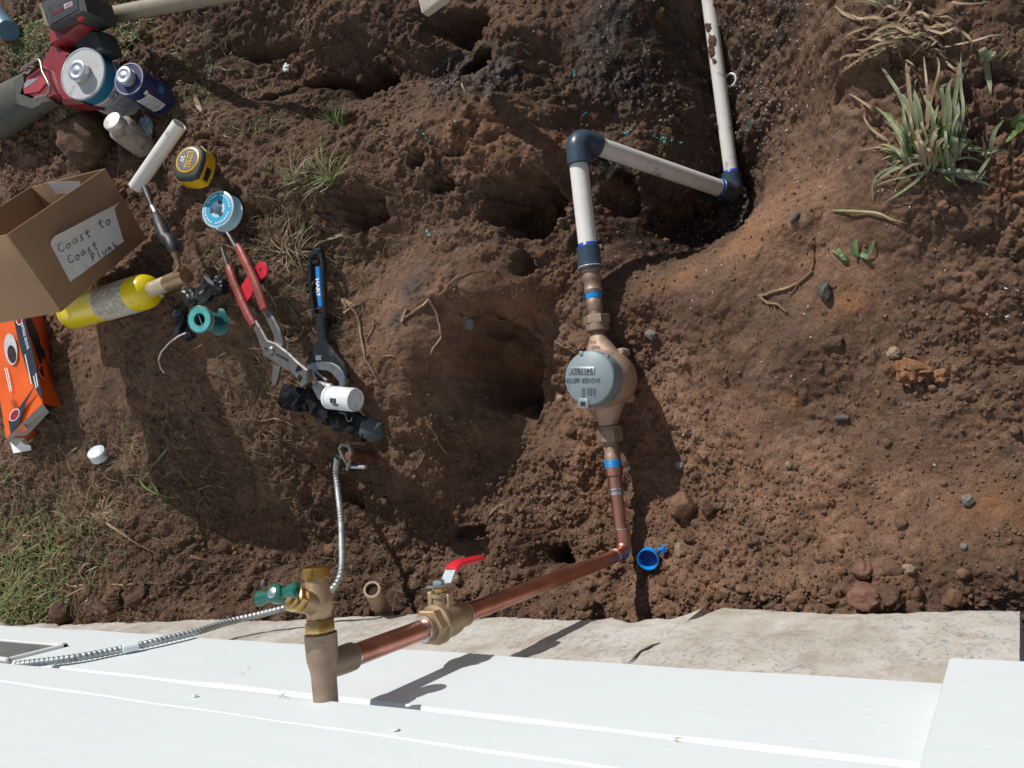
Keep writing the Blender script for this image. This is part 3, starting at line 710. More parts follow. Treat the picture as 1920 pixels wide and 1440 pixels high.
m = MB(); m.lathe((MX + .004, MY, .113), (0, 0, 1), [(0, .0435), (.0015, .0460), (.008, .0460), (.0115, .0448), (.013, .0432)], 64); lid = m.build('lid', LIDM, met, smooth=50)
lt = .1262; LX = MX + .004
def lp(px, py, dz=0): return PZ(px, py, lt + dz)
# orientation of the lettering: upside down in the photograph
ux = (lp(1065, 706) - lp(1120, 706)); uy = (lp(1092, 740) - lp(1092, 700))
text('BADGER METER', .0108, lp(1092, 713), ux, uy, mat('lid_letters', (.10, .145, .175), .5), lid, 'lettering', ext=.0005, bold=.00022, sx=.84, space=1.02)
pl = MB().box(lp(1090, 695, .0005), (ux.normalized(), uy.normalized(), (0, 0, 1)), (.0245, .0063, .0008), .0004).build('number_plate', mat('stamped_plate', (.30, .35, .37), .4, .4, var=.15), lid)
text('2417857', .0118, lp(1091, 695, .0013), ux, uy, DARKTXT, lid, 'lettering', ext=.0001, sx=.95, space=1.05, bold=.0002)
mk = MB(); mc = lp(1103, 736); au = ux.normalized(); av = uy.normalized()
for i, (a0, w, n_) in enumerate(((-.010, .005, 3), (-.001, .008, 3), (.010, .004, 4))):
    for k in range(n_):
        mk.box(mc + au * a0 + av * (k * .0042 - .006) + Vector((0, 0, .0004)), (au, av, (0, 0, 1)), (w * .5, .0010, .0007))
    mk.box(mc + au * (a0 - w * .5) + av * 0 + Vector((0, 0, .0004)), (au, av, (0, 0, 1)), (.0007, .0062, .0006))
mk.build('emblem', bpy.data.materials['lid_letters'], lid)
p = lp(1096, 756, -.003); hg = MB(); hg.box(p, (au, av, (0, 0, 1)), (.0095, .0085, .0055), .0012)
hh = hg.build('hinge', LIDM, lid)
MB().box(p + Vector((0, 0, .0058)) + av * .001, (au, av, (0, 0, 1)), (.0045, .0035, .0003)).build('hinge_slot_shade', BLACKM, hh)  # black plate stands in for the shade in the hinge slot
MB().box(lp(1091, 663, -.003), (au, av, (0, 0, 1)), (.0035, .004, .0045), .001).build('lid_tab', LIDM, lid)
MB().box(lp(1135, 669, -.010), (au, av, (0, 0, 1)), (.006, .003, .004), .001).build('lid_tab', LIDM, reg)
text('BAD', .0085, (X0, Y(644) , ZP + .0275), ux, (0, -1, .35), DARKTXT, met, 'cast_letters', ext=.0003)
text('RST', .0075, (MX + .0, Y(654) , ZP + .0345), ux, (0, -1, .35), DARKTXT, met, 'cast_letters', ext=.0003)
def coupling(pa, pb, r, m_, name, hexa=True, parent=None, prof=None, z=ZP):
    y0, y1 = Y(pa), Y(pb); L = y1 - y0
    if prof is None: prof = [(0, r * .93), (.0015, r), (L - .0015, r), (L, r * .93)]
    else: prof = [(t * L, q) for t, q in prof]
    return MB().lathe((X0, y0, z), (0, 1, 0), prof, 6 if hexa else 32, u=(1, 0, .25)).build(name, m_, parent)
coupling(632, 620, .0125, BRONZE, 'union_thread', False, met)
coupling(621, 606, .0205, BRONZE, 'union_nut', False, met)
coupling(608, 592, .0235, BRONZE, 'union_nut', True, met)
coupling(593, 559, .0128, BRONZE, 'tailpiece', False, met, [(0, .0125), (.25, .0122), (.3, .0135), (.95, .0138), (1, .0125)])
coupling(560, 546, .0145, BLUET, 'thread_tape', False, met, [(k / 8, .0142 + .0005 * (k % 2)) for k in range(9)])
coupling(806, 799, .0205, BRONZE, 'union_nut', False, met)
coupling(829, 805, .0222, BRONZE, 'union_nut', True, met)
coupling(863, 828, .0145, BRONZE, 'tailpiece', False, met, [(0, .0142), (.3, .0140), (.35, .0128), (1, .0128)])
for (a_, b_) in ((1107, 604), (1133, 822)):
    pass
# --- plastic supply line
sup = thing('supply_pipe', 'white plastic supply pipe with grey elbows dropping from the meter line into the trench', 'pipe', (-.592, .8, ZP))
coupling(549, 502, .019, BRONZE, 'male_adapter', False, sup, [(0, .0150), (.12, .0165), (.18, .0150), (.45, .0155), (.5, .0175), (.62, .0178), (.64, .0150 ), (.80, .0150), (.84, .0182), (1, .0182)])
coupling(506, 463, .0215, GREYP, 'grey_coupling', False, sup, [(0, .0205), (.06, .0215), (.22, .0215), (.24, .0205), (.97, .0205), (1, .019)])
coupling(503, 497, .0219, mat('dried_glue', (.45, .45, .43), .3, trans=.0), 'glue_bead', False, sup, [(0, .0190), (.3, .0219), (.6, .0214), (1, .0206)])
coupling(465, 457, .0178, PRIMER, 'cement_ring', False, sup, [(0, .0190), (.5, .0180), (1, .0168)])
ye = Y(262); EX = -.594
yl = Y(305)
segpipe('white_pipe', PVC, Y(470), yl + .004, .0167, sup)
segpipe('cement_ring', PRIMER, Y(309), Y(303), .0176, sup)
eb = Vector((EX, ye, ZP + .002))
be = PZ(1374, 364, -.315); be = Vector((be.x, be.y, -.300)); be = PZ(1376, 362, -.305)
dd = (be - eb).normalized()
def elbow(cn, d0, d1, r, Lc, R, seg=28):
    """socket elbow: cn corner, d0/d1 directions of its two sockets"""
    d0 = Vector(d0).normalized(); d1 = Vector(d1).normalized(); p = []
    for k in range(15):
        t = k / 14; a = cn + d0 * R; b_ = cn + d1 * R; p.append(a.lerp(cn, t).lerp(cn.lerp(b_, t), t))
    pts = [cn + d0 * Lc, cn + d0 * (Lc - .001), cn + d0 * (Lc - .012)] + p + [cn + d1 * (Lc - .012), cn + d1 * (Lc - .001), cn + d1 * Lc]
    rad = [r * .93, r, r] + [r * (.97 + .06 * math.sin(math.pi * k / 14)) for k in range(15)] + [r, r, r * .93]
    return MB().tube(pts, rad, seg)
elbow(eb, (0, -1, 0), dd, .0215, .048, .024).build('grey_elbow', GREYP, sup)
MB().tube([eb + dd * .030, be - dd * .012], .0167, 28).build('white_pipe', PVC, sup)
MB().tube([eb + dd * .0485 + Vector((-.006, .0145, 0)), eb + dd * .085 + Vector((-.006, .0150, 0))], .0022, 8).build('print_stripe', mat('green_print', (.02, .25, .14), .5), sup)
top = PZ(1321, -60, -.262)
d2 = (top - be).normalized()
elbow(be, d2, -dd, .0200, .042, .020).build('grey_elbow', GREYP, sup)
MB().tube([be + d2 * .0405, be + d2 * .047], [.0170, .0148], 28).build('cement_ring', PRIMER, sup)
MB().tube([be - dd * .0405, be - dd * .046], [.0192, .0172], 28).build('cement_ring', PRIMER, sup)
MB().tube([be + d2 * .02, top + d2 * .6], .0142, 28).build('white_pipe', PVC, sup)

for k_, (px, py, r_) in enumerate(((1329, 58, .008), (1333, 80, .010), (1336, 98, .009), (1335, 118, .006))):
    d_ = ray(px, py); t_ = (be - CAM).dot(_f)
    # nearest place on the pipe's top line
    best = min(((be + d2 * q_ * .01) for q_ in range(0, 60)), key=lambda p: abs((720 - FPX * (p - CAM).dot(_u) / (p - CAM).dot(_f)) - py))
    c_ = best + Vector((-.004 + .003 * (k_ % 2), 0, .0125)); V0, F0 = ICO3[0], ICO3[1]
    nn_ = 1 + .5 * perlin3(V0[:, 0] * 2 + k_ * 9, V0[:, 1] * 2, V0[:, 2] * 2, 7) + .3 * perlin3(V0[:, 0] * 5 + k_ * 9, V0[:, 1] * 5, V0[:, 2] * 5, 8)
    vv = V0 * nn_[:, None] * np.array([.8, 1.5, .42]) * r_ + np.array(c_)
    o_ = link_mesh('mud_cake', [tuple(a) for a in vv], [tuple(a) for a in F0.tolist()], SOIL, sup, 60); attr_obj(o_, tone=np.full(len(vv), .35), rust=np.zeros(len(vv)), wet=np.zeros(len(vv)))

# the crack's shade as a dark tube, and clinging root hairs on the wall
ck = [PY(a, b, .0045) for a, b in ((1178, 1244), (1190, 1232), (1200, 1222), (1214, 1216), (1224, 1210), (1238, 1206))]
MB().tube([p + Vector((random.uniform(-.001, .001), 0, random.uniform(-.001, .001))) for p in ck], [.0004, .0012, .0014, .0016, .0012, .0005], 6).build('crack', mat('crack_shade', (.09, .075, .06), .95), house)
FIB = mat('clinging_root_hair', (.55, .44, .37), .8, bmp=0)
for (x0, y0, yy, n_) in ((530, 1302, .043, 5), (1270, 1385, .043, 5), (455, 1258, .0235, 3)):
    fb = MB()
    for k in range(n_):
        a = random.random() * 6.28; p = (x0 + random.uniform(-10, 10), y0 + random.uniform(-3, 3)); P = []
        for j in range(5): P.append(PY(p[0], p[1], yy + .0008)); p = (p[0] + math.cos(a) * 5, p[1] + math.sin(a) * 2.0); a += random.uniform(-.9, .9)
        fb.tube(P, .00022, 4)
    fb.build('clinging_fibre', FIB, house)

# ------------------------------------------------------------ loose things
def axis_from(px, py, s, th):
    """unit direction seen running in image direction s (x right, y down), th degrees off the line of sight, going away"""
    v = ray(px, py).normalized(); S_ = _r * s[0] - _u * s[1]; S_ = (S_ - v * S_.dot(v)).normalized()
    a = math.radians(th); return (S_ * math.sin(a) + v * math.cos(a)).normalized()
def PD(px, py, d): return CAM + ray(px, py) * d
def slab(name, poly, z, th, m, parent, bev=.0008, zs=None, label=None):
    """a plate whose top outline is seen at these places; z may tilt through zs"""
    top = [PZ(x, y, (zs[i] if zs else z)) for i, (x, y) in enumerate(poly)]
    c = sum(top, Vector()) / len(top); vs = []; n = len(top)
    lay = [(bev, 0), (0, bev), (0, th - bev), (bev, th)]
    for k, dz in lay:
        for p in top:
            d = (p - c); d.z = 0; L = d.length or 1; vs.append(p - d / L * k - Vector((0, 0, dz)))
    fs = [tuple(range(n)), tuple(range(3 * n, 4 * n))[::-1]] + [(i * n + k, i * n + (k + 1) % n, (i + 1) * n + (k + 1) % n, (i + 1) * n + k) for i in range(3) for k in range(n)]
    return MB().add(vs, fs).build(name, m, parent, 35, label)
def ribbon(path, w, z, th, mb, z1=None):
    """a flat metal bar along a drawn path, w in metres (half width), sitting with its top at z"""
    n = len(path); P = [PZ(x, y, z + ((z1 if z1 is not None else z) - z) * i / (n - 1)) for i, (x, y) in enumerate(path)]; vs = []
    for i in range(n):
        t = P[min(i + 1, n - 1)] - P[max(i - 1, 0)]; t.z = 0; t.normalize(); q = Vector((-t.y, t.x, 0)); ww = w[i] if hasattr(w, '__len__') else w
        b_ = min(ww * .35, th * .3)
        vs += [P[i] + q * (ww - b_), P[i] + q * ww - Vector((0, 0, b_)), P[i] + q * ww - Vector((0, 0, th)), P[i] - q * ww - Vector((0, 0, th)), P[i] - q * ww - Vector((0, 0, b_)), P[i] - q * (ww - b_)]
    fs = [(i * 6 + k, i * 6 + (k + 1) % 6, (i + 1) * 6 + (k + 1) % 6, (i + 1) * 6 + k) for i in range(n - 1) for k in range(6)] + [tuple(range(6)), tuple(range(n * 6 - 6, n * 6))]
    return mb.add(vs, fs)
# ---- cardboard box, a corner sunk in the soil, leaning on the torch and the big clod
CARD = mat('corrugated_cardboard', (.33, .20, .115), .85, var=.07, scale=14, bmp=.25, bscale=90, dirt=.03)
PAPER = mat('white_paper', (.80, .82, .84), .7, var=.04, scale=60, bmp=.3, bscale=40, dirt=.02)
INK = mat('pencil_ink', (.05, .05, .06), .7, bmp=0)
def w3(v): return _r * v[0] + _u * v[1] + _f * v[2]
e1 = w3((.159, .601, .783)).normalized(); e2 = w3((.269, -.766, .583)); e2 = (e2 - e1 * e2.dot(e1)).normalized(); et = e1.cross(e2).normalized()
if et.dot(w3((-.95, -.118, .283))) < 0: et = -et
BR = PD(275, 447, 1.632); bw, bh, bt = .292, .156, .191
TR = BR - e2 * bh; BL = BR - e1 * bw; TL = BL - e2 * bh
box = thing('cardboard_box', 'open brown cardboard box with a handwritten paper label taped on its side', 'box', BR)
def panel(o, ux, uy, lx, ly, n, th, name, m=CARD, parent=None, slop=0):
    o = Vector(o); c = o + ux * lx / 2 + uy * ly / 2 + n * th / 2
    return MB().box(c, (ux, uy, n), (lx / 2, ly / 2, th / 2), .0008).build(name, m, parent)
TH = .0035
panel(BR, -e1, -e2, bw, bh, et, TH, 'side_panel', parent=box, )
panel(BR + et * bt, -e1, -e2, bw, bh, -et, TH, 'side_panel', parent=box)
panel(BR + et * TH, et, -e2, bt - 2 * TH, bh, -e1, TH, 'end_panel', parent=box)
panel(BL + et * TH, et, -e2, bt - 2 * TH, bh, e1, TH, 'end_panel', parent=box)
panel(BR + et * TH - e1 * TH, -e1, et, bw - 2 * TH, bt - 2 * TH, -e2, TH, 'bottom_panel', parent=box)
# the handwritten label, its upper edge lifted and curling
def onface(px, py, off=.0006):
    d = ray(px, py); o = BR - et * off; t = (o - CAM).dot(et) / d.dot(et); return CAM + d * t
lab = [(86, 442), (210, 379), (232, 453), (132, 529)]
q = [onface(*a, .0012) for a in lab]; vs = []; fs = []; N = 14
for i in range(N + 1):
    for j in range(N + 1):
        u, v = i / N, j / N
        p = q[0].lerp(q[1], u).lerp(q[3].lerp(q[2], u), v)
        lift = .017 * max(0, 1 - v / .20) ** 1.5 + .0012 * math.sin(u * 7) * max(0, 1 - v) + (.0015 * math.sin(u * 23 + 3) if v == 1 else 0)
        p = p - et * lift + e2 * (.004 * max(0, 1 - v / .14)); vs.append(p)
fs = [(i * (N + 1) + j, (i + 1) * (N + 1) + j, (i + 1) * (N + 1) + j + 1, i * (N + 1) + j + 1) for i in range(N) for j in range(N)]
pp = MB().add(vs, fs).build('paper_label', PAPER, box, 60)
STR = {'C': [[(.9, .85), (.5, 1), (.1, .6), (.15, .15), (.6, 0), (.95, .15)]], 'o': [[(.5, .55), (.1, .4), (.15, .05), (.6, 0), (.85, .3), (.5, .55), (.9, .5)]],
 'a': [[(.85, .5), (.4, .55), (.1, .25), (.35, 0), (.75, .15), (.8, .5), (.85, .1), (1, .05)]], 's': [[(.8, .6), (.4, .55), (.35, .35), (.75, .25), (.6, 0), (.15, .05)]],
 't': [[(.45, 1), (.4, .3), (.5, 0), (.75, .05)], [(.05, .62), (.95, .70)]], 'P': [[(.2, 0), (.25, 1)], [(.1, .9), (.7, 1), (.9, .75), (.6, .5), (.25, .45)]], 'l': [[(.4, 1), (.35, .1), (.6, 0)]],
 'u': [[(.1, .55), (.15, .1), (.5, 0), (.8, .2), (.85, .55), (.85, .05)]], 'm': [[(.05, 0), (.1, .5), (.3, .5), (.4, 0), (.45, .5), (.65, .5), (.75, 0), (.95, .05)]], 'b': [[(.2, 1), (.2, 0), (.7, .05), (.75, .4), (.25, .45)]]}
def hand(word, x, y, w, h, slant=.12):
    a, b_ = (q[1] - q[0]), (q[3] - q[0]); m = MB()
    for i, ch in enumerate(word):
        for st in STR[ch]:
            P = []
            for (sx_, sy_) in st:
                u = x + (i + sx_ * .78 + sy_ * slant + random.uniform(-.03, .03)) * w; v = y - (sy_ + random.uniform(-.03, .03)) * h + .012 * math.sin(i * 2)
                P.append(q[0] + a * u + b_ * v - et * .0006)
            P2 = []
            for k in range(len(P) - 1): P2 += [P[k].lerp(P[k + 1], t) for t in (0, .5)]
            m.tube(P2 + [P[-1]], .00075, 5)
    m.build('handwriting', INK, pp)
hand('Coast', .05, .40, .098, .16); hand('to', .66, .37, .11, .17); hand('Coast', .09, .68, .092, .15); hand('Plumb', .37, .88, .088, .16)
def inner(px, py):
    d = ray(px, py); o = BR - e1 * (TH + .001); t = (o - CAM).dot(e1) / d.dot(e1); return CAM + d * t
q2 = [inner(*a) for a in ((90, 342), (150, 339), (152, 362), (104, 364))]
MB().add(q2 + [p + e1 * .0003 for p in q2], [(0, 1, 2, 3), (7, 6, 5, 4), (0, 4, 5, 1), (2, 6, 7, 3)]).build('inner_paper_label', PAPER, box)

# ---- torch
YEL = mat('yellow_enamel', (.72, .56, .008), .28, var=.04, scale=12, dirt=.05, dscale=40, bmp=.05)
LABEL = mat('worn_label', (.48, .46, .38), .6, var=.15, scale=70, dirt=.22, dscale=60)
tz = .395
ta, tb = PZ(136, 587, tz), PZ(268, 548, tz + .004)
tor = thing('blow_torch', 'yellow gas torch cylinder with a brass regulator lying beside the cardboard box', 'torch', Vector((ta.x, ta.y, hz(ta.x, ta.y))))
TD = (tb - ta).normalized(); TL_ = (tb - ta).length; r0 = .0345
MB().lathe(ta, TD, [(-.004, .022), (-.003, .030), (.0, .0335), (.004, r0), (TL_ - .002, r0), (TL_ + .008, r0 * .985), (TL_ + .018, r0 * .90), (TL_ + .026, r0 * .74), (TL_ + .031, r0 * .5), (TL_ + .033, r0 * .38)], 48).build('cylinder', YEL, tor, 60)
MB().lathe(ta + TD * (TL_ * .50), TD, [(0, r0 + .0003), (.001, r0 + .0007), (TL_ * .42, r0 + .0007), (TL_ * .425, r0 + .0003)], 48).build('paper_label', LABEL, tor)
MB().ring(ta + TD * .012, TD, r0, r0 + .0006, .0012, 48).build('seam', mat('yellow_seam', (.45, .34, .01), .4), tor)
tu = rotframe(TD)[0]
nT = (CAM - ta).normalized(); nT = (nT - TD * nT.dot(TD)).normalized(); bT = TD.cross(nT)
lm = MB(); random.seed(3)
for k in range(15):
    aa = -.95 + k * .115; pc = (nT * math.cos(aa) + bT * math.sin(aa)) * (r0 + .0009); tt = TL_ * .54
    while tt < TL_ * .88:
        L = random.uniform(.003, .011)
        if random.random() < .8: lm.box(ta + TD * (tt + L / 2) + pc, (TD, -nT * math.sin(aa) + bT * math.cos(aa), pc.normalized()), (L / 2, .0007, .0001))
        tt += L + .0015
lm.build('small_print', mat('faded_print', (.16, .15, .14), .7), tor)
for k, aa in enumerate((.95, 1.12)):
    pc = (nT * math.cos(-aa) + bT * math.sin(-aa)) * (r0 + .001)
nk = tb + TD * .030; nd_ = (PZ(350, 517, tz + .012) - nk); nd_.normalize()
LN = (PZ(350, 518, tz + .012) - nk).length
MB().lathe(nk, nd_, [(-.012, .012), (0, .0150), (LN * .45, .0150), (LN * .5, .0140)], 32).build('valve_neck', mat('worn_cream_metal', (.50, .42, .30), .5, .3, dirt=.2, dscale=70), tor)
MB().lathe(nk + nd_ * LN * .48, nd_, [(0, .0150)] + [(.001 + LN * .05 * k, .0158 if k % 2 else .0148) for k in range(7)] + [(LN * .46, .0160), (LN * .52, .0148), (LN * .525, .0115), (LN * .48, .0110), (LN * .48, .004)], 36).build('regulator', mat('aged_brass', (.33, .235, .15), .45, .8, dirt=.2), tor)
rp = nk + nd_ * LN * .8 + Vector((0, .006, .010))
bz = tz + .03
tp = [rp, PZ(336, 497, bz), PZ(327, 472, bz + .004)]
MB().tube(tp, [.0045, .0042, .0065], 14).build('burn_tube', bpy.data.materials['aged_brass'], tor)
MB().tube([PZ(328, 474, bz + .004), PZ(325, 466, bz + .004), PZ(319, 450, bz), PZ(310, 445, bz), PZ(305, 430, bz), PZ(297, 412, bz - .004), PZ(292, 400, bz - .006)], [.006, .0105, .0125, .0125, .0125, .0105, .006], 20).build('grip', BLACKM, tor)
MB().tube([PZ(293, 402, bz - .006), PZ(286, 388, bz - .01)], .0052, 14).build('barrel', STEEL, tor)
MB().tube([PZ(286, 389, bz - .01), PZ(282, 378, bz - .012), PZ(280, 372, bz - .014), PZ(272, 352, bz - .02)], [.0045, .0045, .0068, .0066], 16).build('burner_tip', BLACKM, tor)
MB().lathe(PZ(304, 553, tz + .022), (CAM - PZ(304, 553, tz + .02)).normalized(), [(-.008, .0045), (.0, .0045), (.001, .0025)], 14).build('pressure_vent', bpy.data.materials['aged_brass'], tor)

# ---- solvent cans
TIN = mat('tin_lid', (.66, .70, .74), .30, .75, var=.08, dirt=.03, bmp=.15)
CANW = mat('printed_can_white', (.55, .56, .56), .4, var=.05, dirt=.12, dscale=50)
CANB = mat('printed_can_blue', (.03, .22, .36), .35, var=.1, dirt=.06)
CANN = mat('printed_can_navy', (.02, .035, .14), .35, var=.1, dirt=.05)
PURP = mat('printed_can_purple', (.03, .032, .13), .35, var=.1, dirt=.08)
def can(name, label, px, py, dep, s, th, L, r, bands, capr, tilt_text):
    o = PD(px, py, dep); A = axis_from(px, py, s, th)
    t = thing(name, label, 'can', o + A * L)
    MB().lathe(o, A, [(0, r * .96), (.0, r + .0012), (.0025, r + .0014), (.004, r + .0004), (.006, r)] + [(L * .98, r), (L, r + .001)], 56).build('can_body', bands[0][2], t)
    for (a_, b_, m_) in bands[1:]:
        MB().lathe(o + A * (L * a_), A, [(0, r + .0003), (L * (b_ - a_), r + .0003)], 56, cap=False).build('printed_band', m_, t)
    MB().lathe(o - A * .0002, A, [(.0016, 0.0005), (.0018, capr * 1.05), (.0030, capr * 1.12), (.0030, r * .80), (.0012, r * .86), (.0012, r * .94), (-.0010, r * .965), (-.0010, r * 1.0), (.002, r + .0014)], 56, cap=False).build('rim_and_top', TIN, t)
    cu_ = MB().lathe(o - A * .017, A, [(0, capr * .3), (.0004, capr * .34), (.0004, capr * .6), (0, capr * .64), (0, capr * .92), (.001, capr), (.012, capr), (.013, capr * .9), (.020, capr * .9)], 40, u=None).build('screw_cap', TIN, t)
    MB().ring(o - A * .0052, A, capr * .88, capr * 1.03, .0012, 40).build('cap_ring', BRASS, cu_)
    return t, o, A
c1, o1, A1 = can('cement_can', 'large white and blue solvent cement can with a silver screw cap', 155, 138, 1.60, (.88, .48), 48, .118, .0535, [(0, 1, CANW), (.02, .26, CANB)], .021, 0)
c2, o2, A2 = can('primer_can', 'small dark purple primer can standing in front of the larger blue can', 242, 148, 1.56, (.84, .55), 46, .092, .0325, [(0, 1, PURP), (.02, .16, CANN)], .018, 0)
def around(o, A, r, px, py):
    """point and frame of a can's skin nearest the line of sight"""
    v = (CAM - o).normalized(); v = (v - A * v.dot(A)).normalized(); w = A.cross(v); return v, w
def skin_patch(o, A, r, t0, t1, a0, a1, m, name, parent, lift=.0006, n=10):
    v, w = around(o, A, r, 0, 0); vs = []; 
    for i in range(n + 1):
        a_ = math.radians(a0 + (a1 - a0) * i / n); d = v * math.cos(a_) + w * math.sin(a_)
        vs += [o + A * t0 + d * (r + lift), o + A * t1 + d * (r + lift)]
    fs = [(2 * i, 2 * i + 1, 2 * i + 3, 2 * i + 2) for i in range(n)]
    return MB().add(vs, fs).build(name, m, parent, 60)
r1 = .0535
skin_patch(o1, A1, r1, .030, .112, -75, -22, CANN, 'navy_print', c1, .0006)
skin_patch(o1, A1, r1, .034, .110, -70, -46, CANB, 'blue_print', c1, .0009)
skin_patch(o1, A1, r1, .030, .036, -75, 60, WHITETXT, 'white_stripe', c1, .0010)
def skin_lines(o, A, r, t0, t1, a0, a1, rows, m, parent, seed, hgt=.0006):
    random.seed(seed); v, w = around(o, A, r, 0, 0); mb = MB()
    for k in range(rows):
        tt = t0 + (t1 - t0) * k / rows; a_ = a0
        while a_ < a1:
            da = random.uniform(2, 7); aa = math.radians(a_ + da / 2); d = v * math.cos(aa) + w * math.sin(aa)
            if random.random() < .85: mb.box(o + A * tt + d * (r + .0009), (A, A.cross(d), d), (hgt, r * math.radians(da) * .42, .0001))
            a_ += da + 1.2
    mb.build('small_print', m, parent)
BLUEINK = mat('blue_print', (.03, .10, .25), .6, bmp=0)
skin_lines(o1, A1, r1, .046, .100, 22, 62, 15, BLUEINK, c1, 5)
skin_lines(o1, A1, r1, .060, .100, -12, 20, 10, BLUEINK, c1, 6)
v, w = around(o1, A1, r1, 0, 0)
def skin_box(o, A, r, tt, aa, hx, hy, m, name, parent, lift=.0009):
    v, w = around(o, A, r, 0, 0); a_ = math.radians(aa); d = v * math.cos(a_) + w * math.sin(a_)
    return MB().box(o + A * tt + d * (r + lift), (A, A.cross(d), d), (hx, hy, .0003)).build(name, m, parent)
for sgn in (1, -1):
    pass
aa = 24
skin_box(o1, A1, r1, .040, 10, .0075, .0085, CANN, 'emblem', c1, .0010); skin_box(o1, A1, r1, .040, 10, .0055, .0065, WHITETXT, 'emblem', c1, .0014); skin_box(o1, A1, r1, .040, 10, .0034, .0045, CANN, 'emblem', c1, .0018); skin_box(o1, A1, r1, .042, 8, .0022, .0032, WHITETXT, 'emblem', c1, .0021)
skin_patch(o2, A2, .0325, .026, .078, 5, 62, WHITETXT, 'white_label', c2, .0006); skin_lines(o2, A2, .0325, .030, .074, 10, 58, 13, BLUEINK, c2, 8)
skin_patch(o2, A2, .0325, .022, .080, -60, -12, CANN, 'navy_print', c2, .0006); skin_patch(o2, A2, .0325, .046, .060, -50, -20, CANB, 'blue_print', c2, .0009)
skin_box(o2, A2, .0325, .020, 8, .004, .0045, WHITETXT, 'emblem', c2)
TEAL = mat('teal_shavings', (.01, .42, .47), .5, var=.3, bmp=0)

sm_ = MB(); random.seed(21); cu1, cw1, _a = rotframe(A1)
for k in range(9):
    a_ = random.random() * 6.28; r_ = random.uniform(.026, .044); pc = o1 + (cu1 * math.cos(a_) + cw1 * math.sin(a_)) * r_ + A1 * .0022
    dd_ = (cu1 * math.cos(a_ * 2.3) + cw1 * math.sin(a_ * 2.3)); sm_.box(pc, (dd_, A1.cross(dd_), A1), (random.uniform(.002, .006), .0006, .0003))
tag(sm_.build('teal_smear', TEAL, c1), kind='stuff')
# ---- dirty jar
JARM = mat('cloudy_plastic', (.38, .34, .29), .35, var=.25, dirt=.34, dscale=55, bmp=.6, bscale=60, bdist=.002)
jo = PD(208, 225, 1.58); JA = axis_from(208, 225, (.78, .62), 58)
jar = thing('dope_jar', 'small dirty white jar with a silver speckled lid beside the clod', 'jar', jo + JA * .09)
MB().lathe(jo + JA * .014, JA, [(0, .017), (.004, .018), (.007, .024), (.012, .0285), (.030, .0285), (.055, .0275), (.078, .0265), (.080, .022)], 36).build('jar_body', JARM, jar, 60)
MB().lathe(jo, JA, [(0, .016), (.001, .0195), (.003, .0208), (.014, .0208), (.0155, .019)], 32).build('jar_lid', mat('speckled_lid', (.62, .60, .58), .4, .3, dirt=.26, dscale=90), jar)
# ---- plastic offcut
pa, pb = PZ(337, 233, .372), PZ(254, 352, .385)
off = MB(); off.lathe(pa, (pb - pa), [(0, .0118), (0, .0142), ((pb - pa).length, .0142), ((pb - pa).length, .0118), (0, .0118)], 28, cap=False)
o = off.build('pipe_offcut', PVC); tag(o, 'short cream white plastic pipe offcut lying between the jar and the tape measure', 'pipe')
# ---- clear bag scrap
def crumple(name, c, sx, sy, sz, amp, m, parent=None, seed=1, sub=3, fr=3.0, rot=0.0):
    V0, F0 = ico(sub); r_ = np.random.default_rng(seed); off_ = r_.random(3) * 50
    a_ = perlin(V0[:, 0] * fr + off_[0], V0[:, 1] * fr + V0[:, 2] * 1.7 * fr + off_[1], seed); b_ = perlin(V0[:, 1] * fr * 2 + off_[2], V0[:, 2] * fr * 2 + V0[:, 0] * 2.9, seed + 5)
    d = 1 + amp * (np.abs(a_) * 3.2 - .8) + amp * .7 * (np.abs(b_) * 2.6 - .6)
    v = V0 * d[:, None] * np.array([sx, sy, sz]); cr, sr = math.cos(rot), math.sin(rot)
    v = np.stack([v[:, 0] * cr - v[:, 1] * sr, v[:, 0] * sr + v[:, 1] * cr, v[:, 2]], -1) + np.array(c)
    return link_mesh(name, [tuple(x) for x in v], [tuple(x) for x in F0.tolist()], m, parent, 32)
BAG = mat('clear_film', (.45, .55, .65), .12, var=.2, trans=.5, bmp=.4, bscale=80)
p = G(288, 243, .012); tag(crumple('plastic_scrap', p, .020, .026, .012, .35, BAG, seed=4), 'crumpled bluish clear plastic scrap beside the dirty jar', 'plastic scrap')
# ---- tape measure
TBLK = mat('tape_case_rubber', (.035, .037, .038), .55, var=.2, dirt=.10, dscale=40); TYEL = mat('tape_case_yellow', (.72, .42, .012), .35, dirt=.08, dscale=50)
tmo = PD(352, 301, 1.47); TA = axis_from(352, 301, (.80, .58), 50)
tm = thing('tape_measure', 'black and yellow tape measure with a round face', 'tape measure', tmo + TA * .04)
vw = (CAM - tmo).normalized()
upv = (_u * .96 + _r * .12); upv = (upv - TA * upv.dot(TA)).normalized(); sdv = upv.cross(TA).normalized()
if sdv.dot(_r) < 0: sdv = -sdv
def tpoly(k): 
    pl = [(-30, -14), (-32, 12), (-24, 28), (-8, 34), (12, 34), (27, 24), (34, 6), (34, -14), (30, -32), (14, -38), (-16, -38), (-28, -28)]
    return [(x * .001 * k, y * .001 * k) for x, y in pl]
tm_s = .98
body = MB()
def loft(mb, o, A, ux, uy, poly, secs):
    n = len(poly); vs = []
    for (t, k) in secs: vs += [o + A * t + ux * (x * k) + uy * (y * k) for x, y in poly]
    fs = [tuple(range(n)), tuple(range(n * (len(secs) - 1), n * len(secs)))] + [(i * n + j, i * n + (j + 1) % n, (i + 1) * n + (j + 1) % n, (i + 1) * n + j) for i in range(len(secs) - 1) for j in range(n)]
    return mb.add(vs, fs)
P1 = tpoly(1.05)
